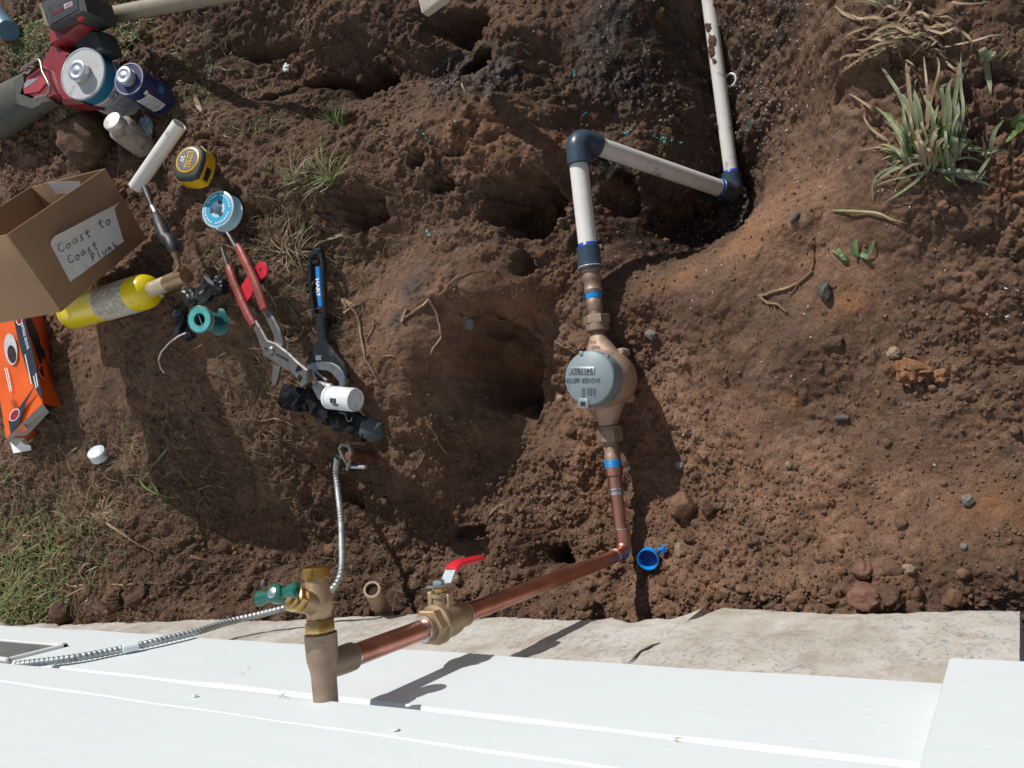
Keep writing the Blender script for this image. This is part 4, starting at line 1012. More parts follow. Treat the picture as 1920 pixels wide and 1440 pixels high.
loft(body, tmo, TA, sdv, upv, P1, [(0, .80), (.002, .90), (.005, .96), (.008, .98), (.0081, .98)]).build('case_rubber', TBLK, tm, 40)
loft(MB(), tmo, TA, sdv, upv, P1, [(.008, .96), (.0085, 1.0), (.034, 1.0), (.0345, .96)]).build('case_shell', TYEL, tm, 40)
loft(MB(), tmo, TA, sdv, upv, P1, [(.034, .98), (.037, .96), (.040, .90), (.041, .78)]).build('case_rubber', TBLK, tm, 40)
fc = tmo + upv * .001
MB().lathe(fc + TA * .001, -TA, [(0, .0265), (.0022, .0262), (.0026, .0250)], 40).build('yellow_ring', TYEL, tm)
dsc = MB().lathe(fc, -TA, [(0, .0228), (.0022, .0228)], 40).build('face_disc', mat('face_navy', (.03, .035, .045), .4, bmp=0), tm)
# lettering as in the photograph reads downwards
tx, ty_ = -upv, sdv
if tx.cross(ty_).dot(-TA) < 0: tx = -tx
TT = fc - TA * .0026
text('STANLEY', .0092, TT + ty_ * .0095, tx, ty_, TYEL, dsc, 'lettering', sx=.9, bold=.00015)
MB().box(TT + ty_ * .0015, (tx, ty_, -TA), (.0165, .0032, .0003)).build('yellow_bar', TYEL, dsc)
text('POWERLOCK', .0058, TT + ty_ * .0015 - TA * .0003, tx, ty_, DARKTXT, dsc, 'lettering', sx=.85)
text("25'", .0125, TT - ty_ * .0105, tx, ty_, WHITETXT, dsc, 'lettering', bold=.0002)
mo = tmo + TA * .020 + sdv * .0335 - upv * .012
MB().box(mo, (sdv, upv, TA), (.0025, .008, .007), .0005).build('logo_patch', BLACKM, tm)
MB().box(mo - upv * .012, (sdv, upv, TA), (.0025, .006, .005), .0005).build('lock_button', BLACKM, tm)
# ---- thread seal tape reel
REELW = mat('reel_white', (.50, .66, .74), .35, var=.05, bmp=.05); REELB = mat('reel_label', (.02, .38, .62), .45, var=.08, dirt=.04)
rd0 = min((G(a_, b_) - CAM).dot(_f) for a_, b_ in ((430, 410), (445, 400), (430, 435), (410, 430))) - .028 * math.cos(math.radians(44)) - .012
ro = PD(408, 392, rd0); RA = axis_from(408, 392, (.90, .44), 44)
reel = thing('seal_tape_reel', 'white thread seal tape reel with a sky blue label', 'tape reel', ro + RA * .03)
MB().lathe(ro, RA, [(0, .0105), (0, .0355), (.0006, .0365), (.0016, .0365), (.0018, .0105), (0, .0105)], 48, cap=False).build('front_disc', REELW, reel)
MB().lathe(ro - RA * .0004, RA, [(0, .0165), (0, .0318), (.0006, .0318)], 48, cap=False).build('label_ring', REELB, reel)
MB().lathe(ro, RA, [(.001, .0105), (.026, .0105)], 32, cap=False).build('hub', REELW, reel)
MB().lathe(ro + RA * .0255, RA, [(0, .0105), (0, .0355), (.0006, .0365), (.0016, .0365), (.0018, .0105)], 48, cap=False).build('back_disc', REELW, reel)
MB().lathe(ro + RA * .002, RA, [(0, .024), (.023, .024)], 40, cap=False).build('tape_roll', REELW, reel)
rv, rw = rotframe(RA)[:2]; dk = MB()
for k in range(3):
    a_ = k * 2.09 + .5; dk.box(ro - RA * .0008 + (rv * math.cos(a_) + rw * math.sin(a_)) * .0135, (rv * math.cos(a_) + rw * math.sin(a_), -rv * math.sin(a_) + rw * math.cos(a_), RA), (.003, .0045, .0004))
dk.build('hub_slot', DARKTXT, reel)
wt = MB()
for k in range(26):
    a_ = k * .2416 + .1
    if k % 7: wt.box(ro - RA * .0007 + (rv * math.cos(a_) + rw * math.sin(a_)) * .0275, (rv * math.cos(a_) + rw * math.sin(a_), -rv * math.sin(a_) + rw * math.cos(a_), RA), (.0014, .0022, .0003))
wt.build('white_print', WHITETXT, reel)

# ---- glove carton
ORG = mat('orange_carton', (.80, .12, .015), .42, var=.05, scale=16, bmp=.15, bscale=30, bdist=.002); CARTG = mat('carton_inside', (.42, .42, .40), .8); CARTN = mat('carton_navy', (.025, .035, .055), .4, var=.1)
gz = .425
gc = [PZ(-22, 603, gz + .02), PZ(44, 580, gz + .012), PZ(80, 757, gz + .000), PZ(12, 822, gz + .012)]   # top face corners
gs = [PZ(82, 590, gz - .07), PZ(126, 765, gz - .075)]
gb = thing('glove_carton', 'crushed orange and black nitrile glove carton torn open at one end', 'carton', (gc[2].x, gc[2].y, gz - .08))
def sheet(corn, n, m_, amp, seed, name, parent, th=.0008):
    vs = []; N1 = n
    a_, b_, c_, d_ = corn; nn = (b_ - a_).cross(d_ - a_).normalized()
    for i in range(N1 + 1):
        for j in range(N1 + 1):
            u, v = i / N1, j / N1; p = a_.lerp(b_, u).lerp(d_.lerp(c_, u), v)
            e = math.sin(math.pi * u) * math.sin(math.pi * v)
            vs.append(p + nn * (amp * e * float(perlin(np.array([u * 3 + seed]), np.array([v * 4.0]), seed)[0]) * 2))
    k = len(vs); vs += [v - nn * th for v in vs]
    idx = lambda i, j: i * (N1 + 1) + j
    fs = []
    for i in range(N1):
        for j in range(N1):
            f = (idx(i, j), idx(i + 1, j), idx(i + 1, j + 1), idx(i, j + 1)); fs += [f, tuple(x + k for x in f[::-1])]
    for i in range(N1):
        for (p_, q_) in ((idx(i, 0), idx(i + 1, 0)), (idx(i, N1), idx(i + 1, N1)), (idx(0, i), idx(0, i + 1)), (idx(N1, i), idx(N1, i + 1))): fs.append((p_, q_, q_ + k, p_ + k))
    return MB().add(vs, fs).build(name, m_, parent, 40)
gtop = sheet([gc[0], gc[1], gc[2], gc[3]], 12, ORG, .004, 3, 'top_panel', gb)
gside = sheet([gc[1], gs[0], gs[1], gc[2]], 12, ORG, .004, 7, 'side_panel', gb)
dn = Vector((0, 0, -.08))
sheet([gc[0] + dn, gs[0] + Vector((0, 0, -.01)), gs[1] + Vector((0, 0, -.01)), gc[3] + dn], 4, CARTG, .002, 5, 'bottom_panel', gb)
sheet([gc[0], gc[1], gs[0], gc[0] + dn], 4, CARTN, .002, 6, 'end_panel', gb)
sheet([gc[0], gc[0] + dn, gc[3] + dn, gc[3]], 6, ORG, .002, 9, 'side_panel', gb)
def ontop(px, py, lift=.0035):
    n_ = (gc[1] - gc[0]).cross(gc[3] - gc[0]).normalized(); n_ = n_ if n_.z > 0 else -n_; d = ray(px, py); o = gc[1] + n_ * lift; return CAM + d * ((o - CAM).dot(n_) / d.dot(n_)), n_
def patch(pts, m_, name, parent, lift=.0035, f=ontop):
    P = [f(a, b, lift)[0] for a, b in pts]; n_ = f(*pts[0], lift)[1]; k = len(P)
    return MB().add(P + [p - n_ * .0006 for p in P], [tuple(range(k)), tuple(range(k, 2 * k))[::-1]] + [(i, (i + 1) % k, (i + 1) % k + k, i + k) for i in range(k)]).build(name, m_, parent)
patch([(24, 588), (43, 582), (60, 655), (78, 735), (76, 748), (52, 700), (34, 640)], CARTN, 'navy_band', gtop, .0038)
def ell(cx, cy, rx, ry, rot=0, n=20):
    return [(cx + rx * math.cos(2 * math.pi * k / n) * math.cos(rot) - ry * math.sin(2 * math.pi * k / n) * math.sin(rot), cy + rx * math.cos(2 * math.pi * k / n) * math.sin(rot) + ry * math.sin(2 * math.pi * k / n) * math.cos(rot)) for k in range(n)]
patch(ell(35, 596, 6.5, 14, -.1), WHITETXT, 'oval_badge', gtop, .0042); patch(ell(35, 596, 5.2, 12, -.1), mat('dark_red_print', (.30, .01, .03), .5), 'oval_badge', gtop, .0046)
patch(ell(20, 655, 12, 30, -.12), mat('clear_window_film', (.55, .55, .56), .15, bmp=.6, bscale=30, bdist=.004), 'film_window', gtop, .0040); patch(ell(22, 664, 8, 17, -.15), mat('carton_opening_dark', (.03, .008, .01), .6), 'opening_shade', gtop, .0044)  # dark oval on the film stands in for the shaded opening
patch([(16, 790), (30, 772), (66, 722), (50, 752), (36, 792), (20, 815)], CARTN, 'navy_band', gtop, .0038)
patch(ell(27, 778, 8, 13, .55), WHITETXT, 'oval_badge', gtop, .0042); patch(ell(27, 778, 6.6, 11.4, .55), bpy.data.materials['dark_red_print'], 'oval_badge', gtop, .0046)
a_, n_ = ontop(50, 640, .0042); ux = (ontop(62, 690)[0] - ontop(43, 612)[0]).normalized(); uy = n_.cross(ux)
text('NITRILE GLOVE', .0125, ontop(47, 630, .0042)[0], ux, uy, WHITETXT, gtop, sx=.72, bold=.0001)
ux2 = (ontop(32, 768)[0] - ontop(20, 745)[0]).normalized()
text('100', .021, ontop(25, 756, .0042)[0], ux2, n_.cross(ux2), DARKTXT, gtop, sx=.75)
for k, (a, b, c, d) in enumerate(((8, 690, 18, 735), (12, 690, 21, 733), (46, 665, 58, 720), (66, 700, 70, 725), (62, 705, 67, 728))):
    patch([(a, b), (a + 1.6, b - .5), (c + 1.6, d - .5), (c, d)], WHITETXT, 'white_print', gtop, .0042)
def onside(px, py, lift=.003):
    n_ = (gs[0] - gc[1]).cross(gc[2] - gc[1]).normalized(); n_ = n_ if n_.dot(CAM - gc[1]) > 0 else -n_; d = ray(px, py); o = gc[1] + n_ * lift; return CAM + d * ((o - CAM).dot(n_) / d.dot(n_)), n_
patch([(46, 584), (54, 586), (118, 735), (112, 730), (86, 705), (78, 690)], CARTN, 'navy_band', gside, .0045, onside)
patch(ell(81, 697, 8, 13, -.35), WHITETXT, 'oval_badge', gside, .0048, onside); patch(ell(81, 697, 7, 11.6, -.35), bpy.data.materials['dark_red_print'], 'oval_badge', gside, .0052, onside)
# torn end flaps
patchfl = sheet([gc[3], gc[2], PZ(92, 772, gz - .035), PZ(30, 838, gz - .03)], 5, CARTG, .004, 11, 'end_flap', gb)
slab('end_flap', [(9, 795), (22, 815), (48, 834), (57, 835), (58, 844), (25, 850)], gz - .030, .001, WHITETXT, gb, .0002)
sheet([gc[3], PZ(42, 792, gz + .004), PZ(52, 806, gz - .004), PZ(22, 816, gz - .004)], 4, ORG, .002, 13, 'end_flap', gb)
sheet([PZ(96, 764, gz - .06), PZ(126, 765, gz - .075), PZ(127, 775, gz - .075), PZ(98, 768, gz - .06)], 3, ORG, .001, 14, 'end_flap', gb)

# ---- solder spool and what lies round it
TEALP = mat('teal_plastic', (.01, .115, .105), .4, var=.15, dirt=.05); TEALW = mat('teal_faded_face', (.10, .42, .42), .5, var=.3, scale=35, dirt=.08)
sd0 = min((G(a_, b_) - CAM).dot(_f) for a_, b_ in ((405, 603), (420, 590), (405, 625), (385, 620))) - .060 * math.cos(math.radians(37)) - .012; ks = sd0 / 1.49
so_ = PD(374, 599, sd0); SA = axis_from(374, 599, (.99, .12), 37)
spl = thing('solder_spool', 'teal plastic spool of silver solder wire', 'spool', so_ + SA * .05)
class MBS(MB):
    def __init__(q_, k): MB.__init__(q_); q_.k = k
    def lathe(q_, o, a, prof, *r, **w): return MB.lathe(q_, o, a, [(t, rr * q_.k) for t, rr in prof], *r, **w)
MBS(ks).lathe(so_, SA, [(0, .0115), (0, .0265), (.0008, .0275), (.0022, .0275), (.0024, .0115)], 44, cap=False).build('front_flange', TEALP, spl)
MBS(ks).lathe(so_ - SA * .0003, SA, [(0, .0125), (0, .0240)], 44, cap=False).build('paper_face', TEALW, spl)
MBS(ks).lathe(so_, SA, [(0, .0115), (.058, .0115)], 32, cap=False).build('core', TEALP, spl)
MBS(ks).lathe(so_ + SA * .002, SA, [(0, .0225)] + [(.0006 + .001 * k, .0225 + .0005 * (k % 2)) for k in range(12)] + [(.0126, .013)], 36, cap=False).build('wire_coil', SOLDER, spl)
MBS(ks).lathe(so_ + SA * .057, SA, [(0, .0115), (0, .0265), (.0008, .0275), (.0022, .0275), (.0024, .0115)], 44, cap=False).build('back_flange', TEALP, spl)
MB().tube([PD(372, 590, sd0 + .002), PD(375, 598, sd0 + .001), PD(379, 608, sd0 + .003)], .0009, 6).build('wire_tail', SOLDER, spl)
tp = [(349, 624, .375), (335, 630, .372), (318, 642, .366), (302, 660, .362), (297, 675, .36), (301, 690, .358), (308, 699, .355)]
tv = []
for i in range(len(tp) - 1):
    for t in (0, .5):
        tv.append(PZ(tp[i][0] * (1 - t) + tp[i + 1][0] * t, tp[i][1] * (1 - t) + tp[i + 1][1] * t, tp[i][2]))
tv.append(PZ(*tp[-1]))
MB().tube(tv, .0016, 8).build('wire_tail', mat('dull_solder_wire', (.62, .61, .58), .45, .3), spl)
BLKF = mat('black_nitrile', (.014, .017, .024), .36, var=.3, scale=50, dirt=.05, bmp=.6, bscale=60, bdist=.003)
gl = thing('black_rubber_gloves', 'crumpled shiny black rubber gloves heaped under the teal solder spool', 'gloves', G(372, 575))
for (px, py, sx_, sy_, sz_, sd, rt) in ((400, 545, .036, .020, .020, 11, .5), (370, 560, .030, .018, .018, 12, 2.3), (345, 586, .020, .014, .014, 13, .2), (345, 612, .026, .013, .012, 14, 1.0), (362, 628, .018, .014, .012, 15, .1), (425, 540, .020, .014, .018, 16, .6)):
    p = G(px, py, .010); crumple('glove_fold', p, sx_, sy_, sz_, .20, BLKF, gl, seed=sd, fr=2.2, rot=rt)
p = G(422, 530, .035); crumple('plastic_scrap', p, .004, .018, .004, .3, mat('shiny_film', (.6, .62, .63), .15, .3), gl, seed=20, rot=.9)

# ---- tongue and groove pliers
PGRIP = mat('dirty_red_grip', (.24, .040, .032), .48, var=.35, scale=30, dirt=.32, dscale=45, bmp=.7, bscale=70, bdist=.0015); PST = mat('dull_steel', (.23, .22, .21), .45, .85, var=.2, dirt=.16, dscale=50)
zg = max([hz(*G(a_, b_).xy) for a_, b_ in ((430,500),(440,530),(455,560),(475,600),(500,640),(450,470),(480,540),(500,600),(530,670))]) + .010
pls = thing('slip_joint_pliers', 'steel slip joint pliers with dirty red grips lying open on the soil', 'pliers', G(500, 600))
def T(path, rad, name, m_, parent, z0, z1, flat=.7, seg=16):
    n = len(path); P = [PZ(x, y, z0 + (z1 - z0) * i / (n - 1)) for i, (x, y) in enumerate(path)]
    return MB().tube(P, rad, seg, flat=flat, up=(1, 0, 0)).build(name, m_, parent)
T([(415, 462), (418, 472), (424, 488), (428, 502)], [.002, .0035, .0042, .0045], 'handle_end', PST, pls, zg + .004, zg, 1)
T([(424, 434), (430, 442), (438, 456), (444, 466)], [.002, .0035, .0042, .0045], 'handle_end', PST, pls, zg + .012, zg + .006, 1)
T([(426, 498), (429, 503), (438, 528), (452, 562), (466, 592), (477, 610)], [.0060, .0082, .0085, .0090, .0092, .0080], 'grip', PGRIP, pls, zg, zg)
T([(444, 460), (448, 466), (462, 495), (478, 528), (488, 556), (496, 580)], [.0060, .0088, .0092, .0095, .0098, .0085], 'grip', PGRIP, pls, zg + .006, zg + .004)
mb = MB(); ribbon([(474, 605), (484, 622), (492, 640), (500, 655)], [.0075, .0085, .010, .013], zg + .002, .008, mb)
ribbon([(496, 652), (512, 660), (535, 676), (553, 690), (562, 700)], [.0150, .0165, .015, .012, .0135], zg + .006, .008, mb)
ribbon([(556, 690), (570, 700), (571, 712), (562, 722)], [.010, .009, .0075, .004], zg + .006, .009, mb); mb.build('slotted_jaw', PST, pls, 30)
mb = MB(); ribbon([(494, 578), (504, 596), (516, 620), (522, 645), (520, 668), (516, 690), (513, 712), (512, 722)], [.0075, .0085, .0095, .011, .012, .009, .007, .003], zg - .002, .008, mb); mb.build('inner_jaw', PST, pls, 30)
mb = MB(); ribbon([(496, 652), (504, 656), (508, 659)], .0028, zg + .0064, .0012, mb); ribbon([(517, 664), (530, 670), (540, 676)], .0028, zg + .0064, .0012, mb); mb.build('slot_shade', BLACKM, pls)  # dark bars on the jaw stand in for the slot's shade
MB().lathe(PZ(509, 657, zg + .006), (0, 0, 1), [(-.004, .0075), (.002, .0075), (.0042, .0055), (.0050, .002)], 24).build('pivot_bolt', PST, pls)
# ---- red plastic gauge under the pliers
rd = [(x, y) for x, y in ell(487, 506, 14, 16, 0, 12)]
rp_ = ell(487, 507, 14, 17, .2, 16)[11:] + ell(487, 507, 14, 17, .2, 16)[:5] + [(470, 555), (462, 566), (450, 556), (452, 535), (470, 510)]
o = slab('red_disc', rp_, zg - .004, .004, mat('red_plastic', (.55, .02, .04), .4, dirt=.04), None); tag(o, 'flat red plastic piece with a small hole lying under the pliers', 'plastic tool')
MB().lathe(PZ(488, 506, zg - .0038), (0, 0, 1), [(-.001, .0028), (.0004, .0028)], 12).build('hole', BLACKM, o)  # black disc stands in for the shade in the hole
# ---- adjustable wrench
WB = mat('black_oxide', (.045, .052, .056), .38, .6, var=.2, dirt=.05); WS = mat('satin_steel', (.42, .44, .45), .35, .85, dirt=.08); WBL = mat('blue_inlay', (.01, .20, .58), .4)
zw = max([hz(*G(a_, b_).xy) for a_, b_ in ((590,480),(592,530),(600,580),(604,640),(610,690))]) + .010; zw2 = zw - .005
wr = thing('adjustable_wrench', 'black adjustable wrench with a blue inlay in its handle', 'wrench', G(600, 560))
mb = MB()
ribbon([(580, 480), (579, 500), (580, 530), (583, 560), (588, 596)], [.004, .0035, .0032, .0032, .0036], zw, .010, mb)
ribbon([(597, 470), (602, 490), (604, 530), (605, 560), (606, 596)], [.004, .0035, .0032, .0032, .0036], zw, .010, mb)
ribbon([(578, 482), (587, 471), (600, 470)], [.0045, .0065, .0045], zw, .010, mb)
ribbon([(586, 492), (596, 490)], [.0025, .0025], zw, .008, mb)
ribbon([(588, 592), (606, 592)], [.003, .003], zw, .010, mb)
ribbon([(597, 594), (599, 620), (602, 645), (604, 664)], [.0115, .0100, .0108, .0125], zw, .010, mb)
ribbon([(592, 650), (588, 664), (577, 680)], [.006, .0075, .005], zw, .011, mb)
ribbon([(613, 650), (620, 666), (636, 686), (644, 704), (644, 712)], [.006, .0085, .0100, .007, .005], zw, .011, mb)
mb.build('handle', WB, wr, 30)
mb = MB(); ribbon([(594, 500), (596, 530), (598, 560), (600, 574)], .0058, zw + .0004, .006, mb)
inl = mb.build('blue_inlay', WBL, wr)
slab('head', [(592,638),(612,638),(620,660),(637,683),(646,700),(640,702),(626,688),(600,683),(584,684),(572,691),(582,668)], zw - .0006, .010, WB, wr, .001)
a_ = PZ(594, 520, zw + .001); b_ = PZ(597, 560, zw + .001); ux = (b_ - a_).normalized()
text('HART', .0118, PZ(596, 539, zw + .0004), ux, Vector((0, 0, 1)).cross(ux), WHITETXT, inl, bold=.0004, sx=1.12, ext=.0002)
for k, py in enumerate((614, 623, 634, 644)):
    MB().lathe(PZ(599.5 + k * .7, py, zw + .0002), (0, 0, 1), [(-.002, .0026), (.0002, .0026)], 14).build('hole', BLACKM, wr)  # black discs stand in for the shade inside the handle holes
MB().lathe(PZ(594, 671, zw - .001), (PZ(612, 671, zw - .001) - PZ(594, 671, zw - .001)), [(.0015 * k, .0052 if k % 2 else .0038) for k in range(12)], 16).build('knurl_screw', STEEL, wr)
MB().box(PZ(603, 671, zw - .004), ((1, 0, 0), (0, 1, 0), (0, 0, 1)), (.011, .008, .0035)).build('recess_shade', BLACKM, wr)  # black block stands in for the shade behind the knurl
slab('fixed_jaw', [(571,691),(576,686),(584,680),(604,678),(622,680),(633,687),(641,696),(646,708),(646,721),(641,727),(636,726),(637,716),(630,708),(622,698),(610,693),(590,693)], zw + .0025, .011, WS, wr, .0015)
mb = MB(); ribbon([(586, 694), (588, 704), (596, 718)], [.003, .0022, .002], zw - .001, .008, mb); ribbon([(592, 696), (602, 706), (611, 714)], [.0025, .0020, .0025], zw - .001, .008, mb); ribbon([(585, 695), (594, 694)], [.003, .003], zw - .001, .008, mb); mb.build('moving_jaw', WS, wr, 30)

# ---- flux jar and the cloth roll it rests on
jz = max([hz(*G(a_, b_).xy) for a_, b_ in ((640,760),(560,750),(600,760),(680,800))]) + .046
ja, jb = PZ(617, 745, jz), PZ(667, 750, jz)
fj = thing('flux_jar', 'small white jar with a barcode lying on a black cloth roll', 'jar', ja)
AXJ = (jb - ja).normalized(); LJ = (jb - ja).length
MB().lathe(ja, AXJ, [(0, .0185), (.001, .0205), (.006, .0208), (.007, .0198), (.011, .0198), (.0115, .0205), (LJ - .004, .0205), (LJ, .0198), (LJ, .0185), (LJ - .0015, .0180)], 40).build('jar_body', mat('white_jar', (.68, .71, .74), .35, dirt=.05), fj)
MB().lathe(ja - AXJ * .0005, -AXJ, [(0, .0190), (.0015, .0180)], 32).build('stained_end', mat('flux_stain', (.22, .10, .04), .7, dirt=.3), fj)
v = (CAM - ja).normalized(); v = (v - AXJ * v.dot(AXJ)).normalized(); w = AXJ.cross(v); mb = MB(); random.seed(5)
for k in range(16):
    if random.random() < .8:
        a_ = .25; d = v * math.cos(a_) - w * math.sin(a_) if w.dot(_u) > 0 else v * math.cos(a_) + w * math.sin(a_)
        mb.box(ja + AXJ * (LJ * .38 + .0009 * k) + d * .0208, (AXJ, AXJ.cross(d), d), (random.choice((.0002, .0003, .00042)), .0042, .0002))
for rr_ in range(3):
    a_ = .52 + .09 * rr_; d = v * math.cos(a_) - w * math.sin(a_) if w.dot(_u) > 0 else v * math.cos(a_) + w * math.sin(a_)
    mb.box(ja + AXJ * (LJ * .55) + d * .0208, (AXJ, AXJ.cross(d), d), (.008 - .001 * rr_, .0005, .0002))
mb.build('barcode', DARKTXT, fj)
def cloth_mat():
    m, t, b = new_mat('black_cloth'); n = noise(t, 1500, 2); n2 = noise(t, 40, 5)
    c = ramp(t, n2, [(.35, (.006, .007, .009)), (.7, (.016, .018, .021))]); t.links.new(c, b.inputs['Base Color']); b.inputs['Roughness'].default_value = .9
    b.inputs['Specular IOR Level'].default_value = .2
    t.links.new(bump(t, n, .5, .0006, bump(t, n2, .5, .003)), b.inputs['Normal']); return m
CLOTH = cloth_mat(); GREYC = mat('grey_grit_cloth', (.060, .070, .080), .9, var=.25, scale=200, bmp=.6, bscale=500)
cz_ = jz - .026
P = [PZ(532, 742, cz_ + .002), PZ(560, 750, cz_ + .002), PZ(590, 754, cz_), PZ(620, 778, cz_ - .002), PZ(648, 788, cz_), PZ(672, 796, cz_), PZ(690, 802, cz_ - .002)]
P2 = []
for i in range(len(P) - 1): P2 += [P[i].lerp(P[i + 1], t) for t in (0, .33, .66)]
P2.append(P[-1]); nP = len(P2)
rad = [.0235 - .003 * math.sin(math.pi * i / nP) for i in range(nP)]
def wrinkled(mb, amp, f):
    v = np.array(mb.v); c0 = v.mean(0); n_ = perlin3(v[:, 0] * f, v[:, 1] * f, v[:, 2] * f, 91); n2 = perlin3(v[:, 0] * f * 2.3 + 9, v[:, 1] * f * 2.3, v[:, 2] * f * 2.3, 92)
    v[:, 2] += amp * (np.abs(n_) * 2 - .3) + amp * .5 * n2; v[:, 0] += amp * .6 * n2; v[:, 1] += amp * .6 * n_; mb.v = [tuple(a) for a in v]; return mb
P3 = []
for i in range(len(P2) - 1): P3 += [P2[i], P2[i].lerp(P2[i + 1], .5)]
P3.append(P2[-1])
cl = wrinkled(MB().tube(P3, [rad[min(nP - 1, i // 2)] for i in range(len(P3))], 40, flat=.58), .010, 45).build('cloth_roll', CLOTH); tag(cl, 'black cloth roll with a grey end curled under the white jar', 'cloth')
MB().tube([P2[-2], P2[-1], PZ(700, 808, cz_ - .004), PZ(708, 822, cz_ - .012)], [.0225, .0225, .020, .013], 22, flat=.6).build('grey_end', GREYC, cl)
wrinkled(MB().tube([PZ(588, 724, jz - .004), PZ(596, 728, jz - .003), PZ(604, 732, jz - .003), PZ(618, 738, jz - .004)], [.006, .013, .017, .018], 24, flat=.5), .005, 50).build('clear_bag', mat('cloudy_film', (.30, .30, .29), .3, bmp=.7, bscale=40, bdist=.004), cl)
h = [PZ(x, y, jz - .008) for x, y in ((636, 773), (648, 776), (649, 784), (652, 790), (658, 789), (660, 782))]
MB().tube(h, .0006, 5).build('thread', mat('pale_thread', (.45, .40, .30), .8), cl)

# ---- ground clamp and rod, armoured wire
gp = G(655, 852); gz_ = gp.z
gcl = thing('ground_clamp', 'rusty ground rod clamp with two bolts where the armoured wire ends', 'clamp', gp)
zc_ = gz_ + .045
MB().tube([PZ(652, 854, zc_ + .004), PZ(652, 854, zc_ + .004) - Vector((0, .01, .10))], .0078, 20).build('ground_rod', RUSTY, gcl)
MB().tube([PZ(657, 829, zc_), PZ(686, 831, zc_)], .0042, 14).build('clamp_bolt', RUSTY, gcl)
MB().tube([PZ(660, 875, zc_ - .012), PZ(686, 876, zc_ - .012)], .0040, 14).build('clamp_bolt', STEEL, gcl)
MB().tube([PZ(652, 870, zc_ - .008), PZ(648, 862, zc_ - .002), PZ(641, 850, zc_), PZ(638, 840, zc_ + .002), PZ(642, 834, zc_ + .002), PZ(652, 836, zc_), PZ(662, 850, zc_ - .002)], .0030, 8, flat=1.6).build('clamp_jaw', mat('dull_zinc', (.30, .31, .30), .5, .7, dirt=.25), gcl)
MB().tube([PZ(653, 827, zc_ + .003), PZ(656, 836, zc_ + .003), PZ(660, 850, zc_), PZ(656, 868, zc_ - .006), PZ(652, 880, zc_ - .01)], .0035, 8, flat=1.5).build('clamp_jaw', bpy.data.materials['dull_zinc'], gcl)
cpts = [PZ(633, 858, zc_ - .005), PZ(630, 885, gz_ + .020), PZ(633, 915, gz_ + .022), PZ(637, 950, .245), PZ(640, 985, .262), PZ(641, 1020, .290), PZ(641, 1060, .318), PZ(634, 1090, .330), PZ(615, 1112, .336), PZ(590, 1126, .336)]
cpts += [PY(532, 1141, .040), PY(480, 1154, .034), PY(430, 1166, .031), PY(370, 1184, .0305), PY(300, 1201, .0305), PY(245, 1214, .0295), PY(200, 1223, .0295), PY(150, 1232, .0305), PY(100, 1239, .0305), PY(30, 1247, .030)]
def spline(P, n):
    out = []
    for i in range(len(P) - 1):
        p0 = P[max(i - 1, 0)]; p1 = P[i]; p2 = P[i + 1]; p3 = P[min(i + 2, len(P) - 1)]
        for k in range(n):
            t = k / n; out.append(.5 * ((2 * p1) + (p2 - p0) * t + (2 * p0 - 5 * p1 + 4 * p2 - p3) * t * t + (3 * p1 - p0 - 3 * p2 + p3) * t ** 3))
    return out + [P[-1]]
sp_ = spline(cpts, 60)
# resample evenly and add the wound ridge
acc = [0.0]
for i in range(1, len(sp_)): acc.append(acc[-1] + (sp_[i] - sp_[i - 1]).length)
pitch = .0068; step = pitch / 8; nS = int(acc[-1] / step); out = []; j = 0
for k in range(nS + 1):
    s_ = k * step
    while j < len(acc) - 2 and acc[j + 1] < s_: j += 1
    t = (s_ - acc[j]) / max(1e-9, acc[j + 1] - acc[j]); out.append(sp_[j].lerp(sp_[j + 1], t))
mb = MB(); seg = 12; vs = []; u = rotframe(out[1] - out[0])[0]
for i, p in enumerate(out):
    t = (out[min(i + 1, len(out) - 1)] - out[max(i - 1, 0)]).normalized(); u = (u - t * u.dot(t)).normalized(); w = t.cross(u)
    for k in range(seg):
        ph = 2 * math.pi * (i / 8 - k / seg); rr_ = .0047 + .0014 * (.5 + .5 * math.sin(ph)) ** .6
        vs.append(p + (u * math.cos(2 * math.pi * k / seg) + w * math.sin(2 * math.pi * k / seg)) * rr_)
mb.add(vs, [(i * seg + k, i * seg + (k + 1) % seg, (i + 1) * seg + (k + 1) % seg, (i + 1) * seg + k) for i in range(len(out) - 1) for k in range(seg)])
con = mb.build('armoured_wire', GALV, None, 60); tag(con, 'silver armoured ground wire looping from the clamp up along the wall', 'cable')
p = PY(245, 1214, .030); t_ = (PY(230, 1217, .03) - PY(260, 1211, .03)).normalized()
MB().lathe(p - t_ * .011, t_, [(0, .0058), (.001, .0068), (.021, .0068), (.022, .0058)], 20).build('wire_strap', PAINT, con)

# ---- small bits and fittings
CAPM = mat('milky_plastic', (.70, .77, .82), .35, var=.05, trans=.08, bmp=.05)
p = G(195, 850, .014); ca = axis_from(195, 850, (.5, .6), 52)
cp_ = MB().lathe(p - ca * .008, ca, [(0, .0002), (0, .0165), (.0012, .0182), (.020, .0192), (.020, .0180), (.002, .0168)], 36, cap=False).build('plastic_cap', CAPM); tag(cp_, 'milky translucent bottle cap lying on the soil left of the view', 'cap')
p = G(1222, 1043, .010); ba = axis_from(1222, 1043, (.15, -.25), 24); bu, bw_, _x = rotframe(ba); BLP = mat('bright_blue_plastic', (.01, .28, .80), .35, var=.05, bmp=0)
mb = MB(); vs = []; nn_ = 40
cl_ = MB().lathe(p - ba * .012, ba, [(0, .0166), (0, .0182), (.013, .0178), (.013, .0162), (0, .0166)], 40, cap=False).build('thread_protector', BLP); tag(cl_, 'bright blue plastic thread protector ring lying by the foot of the copper elbow', 'plastic ring')
